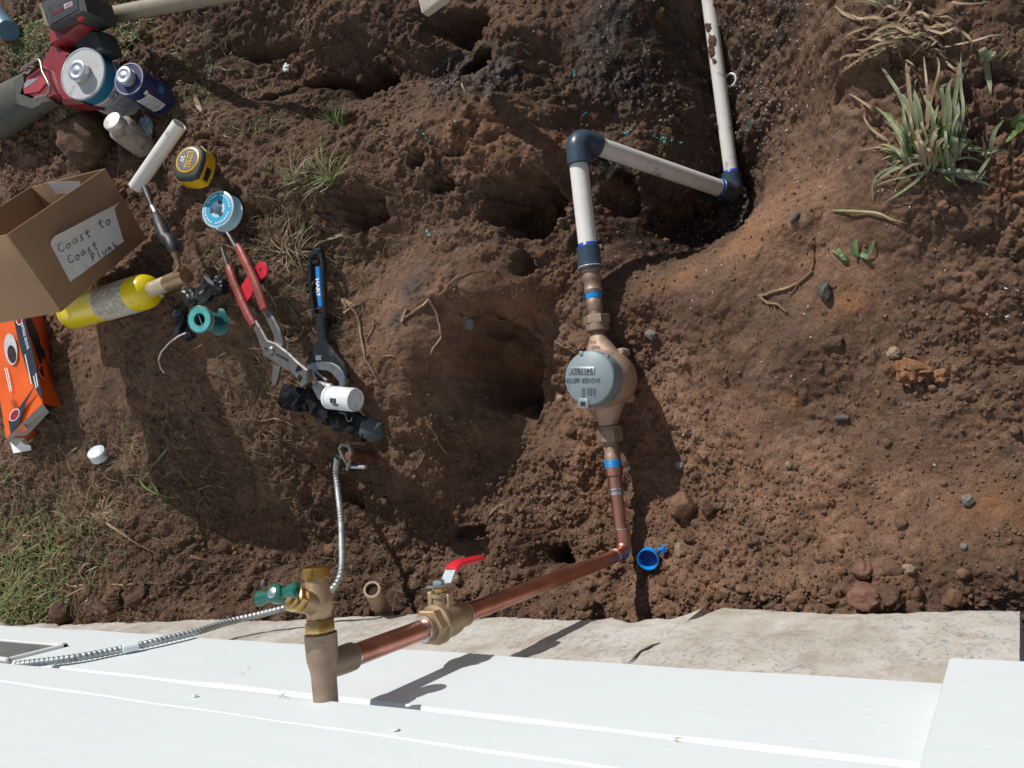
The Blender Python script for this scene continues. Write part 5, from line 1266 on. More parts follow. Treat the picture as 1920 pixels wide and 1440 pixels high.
tb_ = PD(1242, 1030, (p - CAM).dot(_f) - .01); MB().box(tb_, (_r, _u, _f), (.008, .0022, .003), .0006).build('pull_tab', BLP, cl_); MB().box(tb_ + _r * .0015, (_r, _u, _f), (.0022, .0075, .003), .0006).build('pull_tab', BLP, cl_)
MB().lathe(p + ba * .001, ba, [(0, .0160), (.001, .0160)], 30).build('inner_shade_disc', mat('shaded_blue_plastic', (.01, .06, .25), .4), cl_)  # added disc; its darker blue stands in for the ring's shaded inside
p = G(1371, 152, .006); ra_ = axis_from(1371, 152, (.35, .15), 30); vs = []; mb = MB(); n_ = 40
u_, w_, a_ = rotframe(ra_); P = [p + (u_ * math.cos(2 * math.pi * k / n_) + w_ * math.sin(2 * math.pi * k / n_)) * .0125 for k in range(n_ + 1)]
o = mb.tube(P, .0024, 10, cap=False).build('pipe_ring', mat('white_pvc_ring', (.74, .75, .77), .4)); tag(o, 'thin white plastic ring cut from a pipe lying beside the trench pipe', 'ring')
# stub by the wall
sa = PZ(697, 1105, .30); sb = PZ(718, 1145, .215)
STUB = mat('muddy_pvc', (.36, .27, .19), .75, dirt=.25, dscale=60, bmp=.5)
mb = MB(); Ls = (sb - sa).length + .08; mb.lathe(sa, sb - sa, [(.0, .0105), (0, .0145), (Ls, .0145), (Ls, .0105), (.004, .0105)], 28, cap=False)
st_ = mb.build('pipe_stub', STUB); tag(st_, 'muddy open ended pipe stub sticking out of the soil beside the concrete', 'pipe')
MB().lathe(sa + (sb - sa).normalized() * .006, sb - sa, [(0, .0105), (.001, .0105)], 20).build('soil_plug', SOIL, st_)
# grey pipe at the top
ga_, gb_ = PZ(207, 29, .37), PZ(470, -22, .345)
OLDP = mat('old_tan_pipe', (.27, .225, .165), .6, var=.1, dirt=.15, dscale=30)
mb = MB(); mb.lathe(ga_, gb_ - ga_, [(0, .0125), (0, .0168), ((gb_ - ga_).length, .0168), ((gb_ - ga_).length, .0125), (0, .0125)], 28, cap=False); o = mb.build('old_pipe', OLDP); tag(o, 'tan plastic pipe lying near the power saw with its dark shadow below', 'pipe')
o = MB().lathe(PZ(-16, 22, .36), PZ(26, 68, .37) - PZ(-16, 22, .36), [(0, .022), (0, .026), ((PZ(26, 68, .37) - PZ(-16, 22, .36)).length * .75, .026), ((PZ(26, 68, .37) - PZ(-16, 22, .36)).length * .78, .024)], 30, cap=True).build('blue_grey_pipe', mat('blue_grey_pvc', (.10, .20, .29), .35, dirt=.05)); tag(o, 'blue grey plastic pipe end left of the power saw', 'pipe')
# board end at the top edge
WOODP = mat('pale_bare_wood', (.50, .43, .36), .7, var=.1, dirt=.06)
p = PZ(812, -14, .20); o = MB().box(p, ((1, .15, 0), (-.15, 1, 0), (0, 0, 1)), (.028, .030, .010), .002).build('wood_block', WOODP); tag(o, 'pale wood block end at the top edge above the dark hollow', 'wood block')

# ---- reciprocating saw
SRED = mat('saw_red', (.25, .018, .024), .42, var=.2, scale=20, dirt=.24, dscale=35); SBLK = mat('saw_black', (.035, .038, .038), .6, var=.2, dirt=.18, dscale=35); SGR = mat('saw_boot_grey', (.060, .062, .055), .75, var=.25, dirt=.35, dscale=22, bmp=.5, bscale=80)
zs_ = soft(G(90, 150), .05) + .075
saw = thing('reciprocating_saw', 'red and black cordless reciprocating saw lying on the grass behind the cans', 'power saw', G(100, 130))
T([(-40, 235), (-10, 222), (25, 198), (55, 182), (82, 166)], [.044, .054, .056, .053, .046], 'gear_boot', SGR, saw, zs_ - .02, zs_ - .02, .8, 26)
slab('boot_edge', [(24, 150), (42, 136), (44, 150), (36, 176), (60, 186), (86, 178), (92, 190), (60, 206), (30, 196)], zs_ + .024, .03, SGR, saw, .004)
slab('red_housing', [(40, 150), (78, 118), (100, 132), (112, 176), (92, 186), (58, 184), (38, 174)], zs_ + .020, .06, SRED, saw, .008)
slab('red_housing', [(76, 118), (92, 82), (100, 72), (128, 96), (124, 140), (150, 192), (112, 194), (98, 170)], zs_ + .016, .06, SRED, saw, .010)
slab('red_housing', [(88, 52), (92, 84), (102, 80), (128, 66), (150, 44), (152, 22)], zs_ + .030, .05, SRED, saw, .008)
slab('handle', [(112, 72), (128, 58), (152, 52), (186, 56), (196, 92), (176, 104), (160, 100), (140, 90)], zs_ + .006, .045, SBLK, saw, .012)
slab('handle', [(104, 84), (140, 88), (176, 104), (172, 120), (124, 110)], zs_ - .006, .03, SBLK, saw, .008)
bt_ = slab('battery', [(74, 8), (90, -8), (150, -16), (158, 20), (90, 54), (86, 30)], zs_ + .050, .07, SBLK, saw, .006)
slab('battery_back', [(72, 6), (78, 2), (92, 50), (86, 50)], zs_ + .048, .06, mat('saw_tan', (.20, .16, .10), .7), saw, .003)
slab('battery_label', [(90, 14), (144, -8), (147, 18), (94, 46)], zs_ + .0515, .003, mat('battery_sticker', (.03, .034, .036), .45, dirt=.1), bt_, .0005)
slab('red_latch', [(136, 24), (150, 16), (152, 30), (144, 38)], zs_ + .042, .01, mat('latch_red', (.6, .02, .03), .4), saw, .002)
slab('grey_mark', [(119, 8), (135, 2), (136, 10), (121, 17)], zs_ + .0520, .0012, mat('light_grey_print', (.45, .46, .46), .5), bt_, .0002)
ux = (PZ(136, 4, zs_) - PZ(100, 22, zs_)).normalized(); uy = Vector((0, 0, 1)).cross(ux)
text('REDLITHIUM', .0105, PZ(108, 22, zs_ + .0517), ux, uy, mat('dull_red_print', (.35, .03, .03), .5), bt_, sx=.78); text('XC5.0', .0088, PZ(128, 9.5, zs_ + .0524), ux, uy, mat('sticker_red', (.45, .02, .03), .5), bt_)
MB().tube([PZ(x, y, zs_ + .034) for x, y in ((40, 132), (44, 127), (68, 112), (74, 112), (77, 118), (80, 135), (88, 150), (94, 162), (92, 172), (84, 180), (66, 184))], .0032, 10).build('wire_shoe', mat('saw_wire', (.30, .28, .25), .4, .8, dirt=.15), saw)
slab('model_plate', [(42, 162), (50, 150), (76, 144), (86, 156), (72, 172), (46, 176)], zs_ + .0225, .003, mat('silver_red_plate', (.42, .05, .06), .35, dirt=.08), saw, .0005)
slab('plate_stripe', [(44, 158), (51, 150), (74, 145), (60, 156), (46, 166)], zs_ + .0235, .002, mat('silver_plate', (.45, .46, .48), .3, .5, dirt=.08), saw, .0004)
for (px, py) in ((94, 82), (112, 184), (79, 101), (110, 190)):
    MB().lathe(PZ(px, py, zs_ + .018), (0, 0, 1), [(-.003, .0032), (.0, .0032), (.0006, .002)], 12).build('housing_screw', BLACKM, saw)

# ------------------------------------------------------------ stones and clods one can pick out
def rock(px, py, r, name, label, cat, group=None, tone=.55, rust=0.0, sq=(1, 1, .8), seed=1, sink=.15, m=None, jit=.12, rot=0):
    c = G(px, py); V0, F0 = ico(4); off_ = seed * 7.3
    a_ = perlin(V0[:, 0] * 1.6 + off_, V0[:, 1] * 1.6 + V0[:, 2] * 1.3, seed); b_ = perlin(V0[:, 1] * 4.1 + off_, V0[:, 2] * 4.1 + V0[:, 0] * 3.3, seed + 3); d_ = perlin(V0[:, 0] * 11 + V0[:, 2] * 7, V0[:, 1] * 11 + off_, seed + 9)
    k = 1 + jit * 2.6 * a_ + jit * 1.2 * (np.abs(b_) * 2 - .4) + jit * .5 * d_
    v = V0 * k[:, None] * np.array(sq) * r
    # a few flat facets
    rg = np.random.default_rng(seed)
    for _ in range(5):
        nrm = rg.normal(size=3); nrm /= np.linalg.norm(nrm); lim = r * rg.uniform(.62, .85); dd_ = v @ nrm; v = v - np.maximum(dd_ - lim, 0)[:, None] * nrm * .8
    cr, sr = math.cos(rot), math.sin(rot); v = np.stack([v[:, 0] * cr - v[:, 1] * sr, v[:, 0] * sr + v[:, 1] * cr, v[:, 2]], -1)
    v = v + np.array([c.x, c.y, c.z + r * sq[2] * (1 - sink * 2) * .6])
    o = link_mesh(name, [tuple(x) for x in v], [tuple(x) for x in F0.tolist()], m or SOIL, None, 50)
    if m is None: n_ = len(v); attr_obj(o, tone=np.full(n_, tone), rust=np.full(n_, rust), wet=np.zeros(n_))
    return tag(o, label, cat, group)
GREYST = mat('grey_stone', (.17, .155, .135), .85, var=.15, scale=120, dirt=.2, bmp=.5, bscale=200, bdist=.001)
TANST = mat('tan_stone', (.27, .20, .135), .85, var=.2, scale=90, dirt=.15, bmp=.5, bscale=200, bdist=.001)
REDST = mat('red_brown_stone', (.17, .085, .055), .85, var=.3, scale=60, dirt=.15, bmp=.6, bscale=160, bdist=.001)
SG = 'stones and clods lying on the dug soil'
rock(186, 268, .072, 'soil_clod', 'largest brown soil clod, just above the cardboard box', 'soil clod', tone=.45, sq=(1.0, .85, .72), seed=21, sink=.05, jit=.10)
rock(1286, 950, .026, 'soil_clod', 'large round pale brown clod right of the lower copper pipe', 'soil clod', SG, .74, seed=2, sq=(1, .95, .85))
rock(1332, 945, .017, 'soil_clod', 'upright oblong clod touching the large round clod right of the copper pipe', 'soil clod', SG, .62, seed=3, sq=(.8, 1.3, .9))
rock(1276, 1032, .011, 'stone', 'small oval orange and grey stone right of the blue plastic ring', 'stone', SG, seed=4, sq=(.85, 1.25, .8), m=TANST)
rock(1625, 1118, .023, 'stone', 'reddish brown blocky stone against the bare concrete edge', 'stone', SG, seed=5, sq=(.9, 1.1, .8), m=REDST, rot=.2)
rock(1668, 1118, .018, 'soil_clod', 'dark round clod right of the reddish stone at the concrete edge', 'soil clod', SG, .42, seed=6)
rock(1617, 1070, .014, 'stone', 'small reddish stone above the blocky stone near the concrete edge', 'stone', SG, seed=7, m=REDST)
rock(1706, 694, .019, 'soil_clod', 'crumbly bright orange clod in the middle of the right side', 'soil clod', SG, .70, .7, (1.1, .95, .6), 8, .25, jit=.34)
rock(1766, 703, .010, 'soil_clod', 'smaller orange clod right of the crumbly bright orange one', 'soil clod', SG, .75, .8, seed=9, jit=.2)
rock(1677, 662, .009, 'stone', 'pale yellowish stone just left above the orange clod', 'stone', SG, seed=10, m=TANST)
rock(1565, 645, .014, 'soil_clod', 'dark flattened clod left of the orange clod', 'soil clod', SG, .30, seed=11, sq=(1.3, .8, .6))
rock(1052, 746, .0085, 'stone', 'smooth pale pebble left of the meter lid hinge', 'stone', SG, seed=12, m=TANST, jit=.04)
rock(1072, 808, .011, 'soil_clod', 'round brown clod below left of the water meter', 'soil clod', SG, .48, seed=13, jit=.06)
rock(884, 606, .013, 'stone', 'grey angular stone on the left rim of the dark hollow', 'stone', SG, seed=14, m=GREYST)
rock(1222, 628, .010, 'stone', 'grey pebble right of the meter inlet', 'stone', SG, seed=15, m=GREYST)
rock(1547, 546, .012, 'stone', 'dark glossy humped stone right of the pale branching root', 'stone', SG, seed=16, sq=(.8, 1.5, .8), m=mat('dark_stone', (.07, .065, .06), .6, var=.2), rot=.1)
rock(496, 1096, .009, 'stone', 'small grey stone chip left above the green spigot handle', 'stone', SG, seed=17, m=GREYST, sq=(1, 1.1, .5))
rock(858, 1086, .010, 'stone', 'tan stone just below the red valve lever', 'stone', SG, seed=18, m=TANST)
rock(268, 1112, .030, 'soil_clod', 'dark crumbly clod touching the far foundation, right one of two', 'soil clod', SG, .32, seed=19, jit=.16)
rock(222, 1122, .026, 'soil_clod', 'dark crumbly clod touching the far foundation, left one of two', 'soil clod', SG, .30, seed=20, jit=.16)
rock(120, 1150, .024, 'soil_clod', 'dark clod beside the bright grass at the far foundation', 'soil clod', SG, .30, seed=22, jit=.16)
rock(1478, 1032, .010, 'stone', 'tilted reddish stone in the loose soil above the concrete', 'stone', SG, seed=23, m=REDST, sq=(1.3, .7, .7), rot=-.5)
rock(1815, 937, .008, 'stone', 'small grey brown stone on the smooth soil at the right', 'stone', SG, seed=24, m=GREYST)
rock(1808, 1024, .005, 'stone', 'tiny pale grey pebble in the lower right soil', 'stone', SG, seed=25, m=GREYST, jit=.03)
rock(1480, 872, .006, 'stone', 'tiny yellowish pebble in the loose soil of the right half', 'stone', SG, seed=26, m=TANST)
rock(1125, 466, .008, 'stone', 'olive grey pebble touching the right of the grey pipe coupling', 'stone', SG, seed=27, m=GREYST)
rock(1104, 1128, .016, 'soil_clod', 'brown clod lying against the concrete under the long copper pipe', 'soil clod', SG, .55, seed=28)
rock(1275, 873, .008, 'stone', 'grey pebble at the edge of the meter shadow', 'stone', SG, seed=29, m=GREYST)
rock(1705, 1065, .008, 'stone', 'small orange stone above the right end of the concrete', 'stone', SG, seed=30, m=TANST)
rock(1788, 1122, .014, 'soil_clod', 'reddish clod on the right end of the concrete edge', 'soil clod', SG, .5, .3, seed=31)
rock(1770, 385, .007, 'stone', 'small reddish stone under the green grass tuft', 'stone', SG, seed=32, m=REDST)

# ------------------------------------------------------------ plants
def leafmat(name, col, tip, tr=.25):
    m, t, b = new_mat(name); n = noise(t, 25, 3); n2 = noise(t, 160, 3)
    c = ramp(t, n, [(.35, col), (.68, tip)]); c = mixc(t, ramp(t, n2, [(.4, (0,) * 3), (.8, (.4,) * 3)]), c, tuple(x * .5 for x in col))
    t.links.new(c, b.inputs['Base Color']); b.inputs['Roughness'].default_value = .5; b.inputs['Specular IOR Level'].default_value = .3
    return m
LG = leafmat('grass_green', (.085, .135, .035), (.17, .22, .075)); LS = leafmat('sage_grass', (.14, .165, .085), (.29, .31, .19)); LP = leafmat('pale_grass', (.16, .19, .06), (.26, .27, .11))
LY = leafmat('dry_straw', (.25, .185, .10), (.40, .31, .19)); LD = leafmat('dry_leaf_tan', (.24, .165, .095), (.42, .31, .20)); LR = leafmat('root_tan', (.20, .13, .075), (.34, .235, .145)); LB = leafmat('litter_brown', (.10, .065, .038), (.21, .145, .09))
def blade_geo(p, d, L, w, droop, rise, curl=0.0, n=7, fold=.25):
    """a grass blade from p along heading d (radians), rising then drooping"""
    vs = []; h = d
    q = Vector(p); up = rise
    for i in range(n + 1):
        t = i / n; ww = w * (1 - t ** 2.2) * (.55 + 1.6 * t * (1 - t) * 1.2 + .0) + .00015
        s_ = Vector((-math.sin(h), math.cos(h), 0))
        vs += [q - s_ * ww + Vector((0, 0, fold * ww)), q, q + s_ * ww + Vector((0, 0, fold * ww))]
        st = L / n; q = q + Vector((math.cos(h) * math.cos(up), math.sin(h) * math.cos(up), math.sin(up))) * st
        up -= droop / n; h += curl / n
    fs = []
    for i in range(n):
        a = i * 3; fs += [(a, a + 1, a + 4, a + 3), (a + 1, a + 2, a + 5, a + 4)]
    return vs, fs
def settle(vs, clear=.0008):
    return [Vector((v[0], v[1], max(v[2], hz(v[0], v[1]) + clear))) if abs(v[0]) < 3 else v for v in vs]
def heading(px, py, qx, qy, z=.1):
    a = PZ(px, py, z); b = PZ(qx, qy, z); return math.atan2(b.y - a.y, b.x - a.x)
# big green tuft, every leaf its own part
tc_ = G(1742, 300)
tuft = thing('grass_tuft', 'biggest tuft of broad sage green grass leaves at upper right', 'grass', tc_)
def leafpath(pts, w, m, parent, name='leaf', z=.0, arch=.03, fold=.25):
    """a leaf lying along a drawn path; its height is that of the soil plus an arch"""
    g = [G(x, y) for x, y in pts]; n = 12; vs = []
    sp2 = spline(g, 4); N_ = len(sp2) - 1
    for i, q in enumerate(sp2):
        t = i / N_; q = Vector((q.x, q.y, max(q.z, soft(q, .006)) + .0015 + arch * math.sin(math.pi * min(1, t * .9 + .08)) ** 1.0))
        tg = sp2[min(i + 1, N_)] - sp2[max(i - 1, 0)]; tg.z = 0
        if tg.length < 1e-6: tg = Vector((1, 0, 0))
        tg.normalize(); s_ = Vector((-tg.y, tg.x, 0)); ww = w * (min(1, t * 5 + .45)) * (1 - t ** 3) + .0002
        tw = .5 * math.sin(t * 3 + w * 900)
        vs += [q - s_ * ww + Vector((0, 0, ww * (fold + tw))), q, q + s_ * ww + Vector((0, 0, ww * (fold - tw)))]
    fs = []
    for i in range(N_):
        a = i * 3; fs += [(a, a + 1, a + 4, a + 3), (a + 1, a + 2, a + 5, a + 4)]
    me_o = link_mesh_open(name, vs, fs, m, parent); return me_o
def link_mesh_open(name, v, f, m, parent=None):
    o0 = world_origin(parent); me = bpy.data.meshes.new(name); me.from_pydata([(a[0] - o0.x, a[1] - o0.y, a[2] - o0.z) for a in v], [], f); me.update()
    me.polygons.foreach_set('use_smooth', [True] * len(me.polygons)); me.materials.append(m)
    o = bpy.data.objects.new(name, me); C.objects.link(o)
    if parent is not None: o.parent = parent
    return o
LEAVES = [([(1715,300),(1690,262),(1668,230),(1642,203)],.0058,LS,.035),([(1710,270),(1702,215),(1672,160),(1652,128)],.0052,LS,.045),([(1722,280),(1715,220),(1708,160),(1700,120)],.0052,LD,.05),
 ([(1728,290),(1722,235),(1718,190),(1722,150)],.0062,LS,.05),([(1738,270),(1745,200),(1740,150),(1733,105)],.0030,LD,.05),([(1742,275),(1752,210),(1765,150),(1758,110)],.0030,LD,.05),
 ([(1735,285),(1730,225),(1715,180),(1700,150)],.0058,LS,.045),([(1745,290),(1755,240),(1740,200),(1735,185)],.0055,LS,.045),([(1775,290),(1785,230),(1782,190),(1786,150)],.0064,LS,.055),
 ([(1790,285),(1792,230),(1798,180),(1800,120)],.0058,LS,.05),([(1785,280),(1800,240),(1797,190),(1815,130)],.0055,LS,.05),([(1795,270),(1810,230),(1805,180),(1803,105)],.0040,LS,.05),
 ([(1770,280),(1775,220),(1770,185),(1782,160)],.0058,LS,.05),([(1765,315),(1790,300),(1800,280),(1806,250)],.0055,LG,.03),([(1755,320),(1758,290),(1766,255),(1775,230)],.0045,LG,.03),
 ([(1720,305),(1700,290),(1675,285),(1665,265)],.0045,LG,.02),([(1725,308),(1690,318),(1660,332),(1640,345)],.0052,LS,.012),([(1722,312),(1665,322),(1640,345),(1637,378)],.0038,LS,.012),
 ([(1735,322),(1718,345),(1690,365),(1658,382)],.0042,LS,.012),([(1765,325),(1800,335),(1840,345),(1872,357)],.0045,LS,.010),([(1770,320),(1810,328),(1835,340),(1850,320)],.0050,LS,.012),
 ([(1822,345),(1840,325),(1853,305),(1860,292)],.0045,LS,.015),([(1857,295),(1862,270),(1872,250),(1883,228)],.0052,LS,.03),([(1835,295),(1860,291),(1885,289),(1905,287)],.0042,LS,.015),
 ([(1705,260),(1685,250),(1672,225),(1640,210)],.0035,LG,.03),([(1745,300),(1740,270),(1728,250),(1718,240)],.0052,LG,.03),([(1750,300),(1762,270),(1760,245),(1752,220)],.0052,LS,.04),
 ([(1760,300),(1772,265),(1775,240),(1790,215)],.0045,LG,.04),([(1730,300),(1715,275),(1700,255),(1688,240)],.0052,LG,.03),([(1665,265),(1640,250),(1625,230),(1622,210)],.0035,LD,.015),
 ([(1650,212),(1632,205),(1610,190),(1592,178)],.0036,LD,.015),([(1725,330),(1712,300),(1708,285),(1700,275)],.0042,LG,.02),([(1740,325),(1750,310),(1770,308),(1790,310)],.0042,LS,.02),
 ([(1725,255),(1712,225),(1700,195),(1680,185)],.0048,LS,.035),([(1752,325),(1757,300),(1760,280),(1757,265)],.0048,LG,.025),([(1800,300),(1806,285),(1812,262),(1816,242)],.0040,LS,.03),
 ([(1712,180),(1706,160),(1712,140),(1722,150)],.0045,LD,.04),([(1672,290),(1664,275),(1658,280),(1680,300)],.0025,LP,.01),([(1700,300),(1688,298),(1678,305),(1672,318)],.003,LG,.01)]
random.seed(9)
for pts_, w_, m_, ar_ in LEAVES: leafpath(pts_, w_ * .46, m_, tuft, arch=ar_ * .8)
for k in range(64):
    a0 = (1705 + random.uniform(0, 95), 300 + random.uniform(-18, 22)); dx = random.uniform(-38, 38); dy = -random.uniform(35, 95)
    leafpath([a0, (a0[0] + dx * .3, a0[1] + dy * .35), (a0[0] + dx * .7, a0[1] + dy * .7), (a0[0] + dx, a0[1] + dy)], random.uniform(.0014, .0030), random.choice((LS, LG, LG, LS, LY)), tuft, arch=random.uniform(.015, .045))
for k in range(34):
    a0 = (1748 + random.uniform(-42, 42), 308 + random.uniform(-22, 18)); a_ = random.uniform(-.5, math.pi + .5); L = random.uniform(45, 105); dx, dy = math.cos(a_) * L, -abs(math.sin(a_)) * L * (1 if random.random() < .7 else -.6)
    leafpath([a0, (a0[0] + dx * .35, a0[1] + dy * .45), (a0[0] + dx * .7, a0[1] + dy * .75), (a0[0] + dx, a0[1] + dy * .9 + 6)], random.uniform(.0010, .0024), random.choice((LS, LP, LY, LD, LG)), tuft, arch=random.uniform(.006, .022))
# dried clump at the top right
dry = thing('dry_grass_clump', 'matted clump of dry tan leaves at the top right above the green tuft', 'dry grass', G(1690, 70))
DL = [([(1700,80),(1665,95),(1625,105),(1600,112)],.0035),([(1690,70),(1655,78),(1620,85),(1600,72)],.004),([(1720,55),(1760,62),(1795,45),(1812,36)],.0058),([(1715,62),(1755,70),(1790,52),(1802,32)],.005),([(1612,42),(1585,30),(1575,22),(1566,12)],.0045),
 ([(1690,75),(1640,110),(1600,125),(1575,142)],.0032),([(1700,50),(1660,60),(1630,80),(1598,78)],.0045),([(1680,62),(1650,40),(1612,42),(1598,28)],.0045),([(1740,60),(1770,75),(1800,66),(1810,90)],.0035),([(1790,55),(1810,70),(1822,85),(1820,100)],.003),
 ([(1710,70),(1690,90),(1690,110),(1705,122)],.0028),([(1700,60),(1715,40),(1722,30),(1735,20)],.004),([(1680,55),(1700,35),(1710,20),(1700,5)],.0035),([(1720,70),(1700,80),(1670,95),(1640,100)],.005),([(1695,85),(1650,105),(1620,120),(1580,140)],.0025),
 ([(1740,110),(1750,95),(1748,85),(1758,125)],.0045),([(1630,105),(1590,112),(1578,120),(1590,105)],.003),([(1770,92),(1830,80),(1860,70),(1890,66)],.003),([(1785,8),(1800,15),(1830,14),(1860,6)],.0028)]
for pts_, w_ in DL: leafpath(pts_, w_ * .45, random.choice((LD, LY, LD)), dry, 'dry_leaf', arch=random.uniform(.004, .02))
for k in range(80):
    x, y = 1640 + random.uniform(0, 130), 30 + random.uniform(0, 85); a_ = random.uniform(-.5, .5) + (math.pi if random.random() < .5 else 0); L = random.uniform(20, 65)
    leafpath([(x, y), (x + math.cos(a_) * L * .4, y + math.sin(a_) * L * .4 + random.uniform(-6, 6)), (x + math.cos(a_) * L * .8, y + math.sin(a_) * L * .8 + random.uniform(-8, 8)), (x + math.cos(a_) * L, y + math.sin(a_) * L)], random.uniform(.0007, .0019), random.choice((LD, LY, LB, LR)), dry, 'dry_leaf', arch=random.uniform(.002, .016))
def tuft_mesh(name, label, px, py, n, L, w, spread, m, headings, group=None, rise=(.5, 1.2), mats=None):
    c = G(px, py); vs = []; fs = []
    for k in range(n):
        h = random.choice(headings) + random.gauss(0, .45); r_ = random.random() ** .5 * spread; a_ = random.random() * 6.28
        p = (c.x + r_ * math.cos(a_), c.y + r_ * math.sin(a_)); p = (p[0], p[1], hz(*p) - .002)
        v, f = blade_geo(p, h, L * random.uniform(.5, 1.15), w * random.uniform(.6, 1.2), random.uniform(.5, 1.9), random.uniform(*rise), random.uniform(-.7, .7))
        v = settle(v); k0 = len(vs); vs += v; fs += [tuple(i + k0 for i in q) for q in f]
    o = link_mesh_open(name, vs, fs, m)
    if mats:
        for mm in mats: o.data.materials.append(mm)
        nb = 14; o.data.polygons.foreach_set('material_index', [((i // nb) * 7919) % (len(mats) + 1) for i in range(len(o.data.polygons))])
    return tag(o, label, 'grass', group)
UPH = math.pi / 2; TG = 'small grass tufts on the bank'
tuft_mesh('grass_tuft', 'thin green grass tuft left of the dark pit, spreading from one base', 622, 335, 42, .085, .0012, .010, LP, [UPH, UPH + .8, UPH - .9, UPH + 1.6], TG, mats=[LY, LG])
tuft_mesh('grass_tuft', 'small upright green tuft above the spreading one on the bank', 640, 232, 22, .06, .0012, .008, LG, [UPH, UPH + .5, UPH - .5], TG, mats=[LP])
tuft_mesh('grass_tuft', 'yellowed dry tuft left of the spreading green tuft', 566, 338, 46, .06, .0012, .014, LY, [UPH, UPH + 1, UPH - 1, 3.3], TG, mats=[LP, LD])
tuft_mesh('grass_tuft', 'tiny green sprig above the end of the wrench handle', 580, 440, 9, .035, .0013, .004, LG, [UPH + .3, UPH - .4], TG)
tuft_mesh('dry_grass_tuft', 'pale dry straw tuft between the pliers and the wrench', 545, 470, 60, .07, .0010, .022, LY, [UPH, 0, 1, 2.4, 4, 5], TG, (.1, .7), [LD, LB])
tuft_mesh('dry_grass_tuft', 'pale matted straw clump at lower left above the long straw', 195, 962, 34, .06, .0012, .014, LY, [0, 1, 2.4, 4, 5], TG, (.0, .5), [LD])
tuft_mesh('grass_tuft', 'grey green grass sprouting at the top edge above the dry clump', 1672, 18, 18, .05, .0026, .008, LS, [UPH, UPH + .5, UPH - .5], None, mats=[LD])
# separate curved blades at lower left
for nm, pts_, w_, lb in (('grass_sprig', [(265,897),(280,915),(320,932),(340,930)], .0022, 'curved green grass blade below the milky cap'), ('grass_sprig', [(318,840),(300,865),(285,885),(278,895)], .0024, 'pale green grass blade right of the milky cap'),
        ('grass_sprig', [(290,905),(300,920),(318,935),(300,938)], .0018, 'short folded green blade under the curved grass blade'), ('grass_sprig', [(360,925),(385,915),(400,910),(408,918)], .0020, 'green blade with a straw end right of the curved grass blades'),
        ('grass_sprig', [(972,84),(984,94),(996,104),(1003,110)], .0018, 'single pale green blade on the dark soil at top centre'), ('grass_sprig', [(1562,395),(1640,400),(1672,412),(1705,422)], .0014, 'fallen pale grass stalk below the big green tuft'),
        ('straw_stalk', [(205,980),(240,1003),(275,1025),(306,1040)], .0022, 'thick tan straw stalk lying in the lower left soil'), ('straw_stalk', [(212,1095),(240,1095),(258,1093),(300,1092)], .0014, 'thin straight straw near the far clods'),
        ('straw_stalk', [(75,1155),(95,1140),(115,1125),(135,1112)], .0016, 'thin straw slanting over the grass beside the foundation'), ('wood_splinter', [(366,1040),(380,1043),(400,1050),(424,1056)], .0035, 'reddish wood splinter left of the armoured wire'),
        ('straw_stalk', [(866,154),(869,160),(873,167),(876,174)], .0014, 'pale thin stick on the black damp soil at top centre'), ('wood_splinter', [(368,178),(373,190),(378,202),(384,214)], .0060, 'pale torn wood chip above the tape measure'),
        ('straw_stalk', [(648,440),(620,450),(600,458),(590,470)], .0030, 'pale root like stalk touching the end of the wrench handle')):
    m_ = LP if 'fallen' in lb else LG if 'green' in lb else (LY if 'straw' in nm else LD)
    o = leafpath(pts_, w_, mat('splinter', (.38, .20, .12), .7) if nm == 'wood_splinter' and 'reddish' in lb else m_, None, nm, arch=.004); tag(o, lb, 'grass blade' if nm == 'grass_sprig' else 'straw')
# broad leaved sprig
sprig = thing('weed_seedling', 'small green seedling with rounded leaves on the brown mound', 'plant', G(1612, 482))
for (pts_, w_) in (([(1608,483),(1604,470),(1606,455),(1612,450)], .0062), ([(1622,484),(1630,478),(1636,465),(1640,452)], .0050), ([(1614,478),(1624,482),(1630,486),(1634,490)], .005), ([(1590,488),(1580,480),(1575,472),(1572,466)], .0055), ([(1592,490),(1585,484),(1575,478),(1560,470)], .004), ([(1583,490),(1580,486),(1590,488),(1596,492)], .004)):
    leafpath(pts_, w_ * .65, leafmat('seedling_leaf', (.10, .16, .06), (.22, .30, .16)), sprig, arch=.008)
weed = thing('weed_plant', 'two leaved green weed with a long pale root at the far right', 'plant', G(1850, 115))
for (pts_, w_) in (([(1850,118),(1845,105),(1842,98),(1840,92)], .005), ([(1848,116),(1855,108),(1862,104),(1866,98)], .005), ([(1850,118),(1852,140),(1856,160),(1858,182)], .0035)): leafpath(pts_, w_, LS, weed, arch=.006)
weed2 = thing('weed_plant', 'yellow green curled weed at the right edge below the two leaved weed', 'plant', G(1905, 240))
for (pts_, w_) in (([(1900,245),(1905,232),(1915,222),(1925,215)], .004), ([(1902,248),(1912,245),(1920,238),(1930,240)], .005), ([(1904,246),(1900,260),(1890,268),(1882,272)], .003)): leafpath(pts_, w_, LG, weed2, arch=.01)

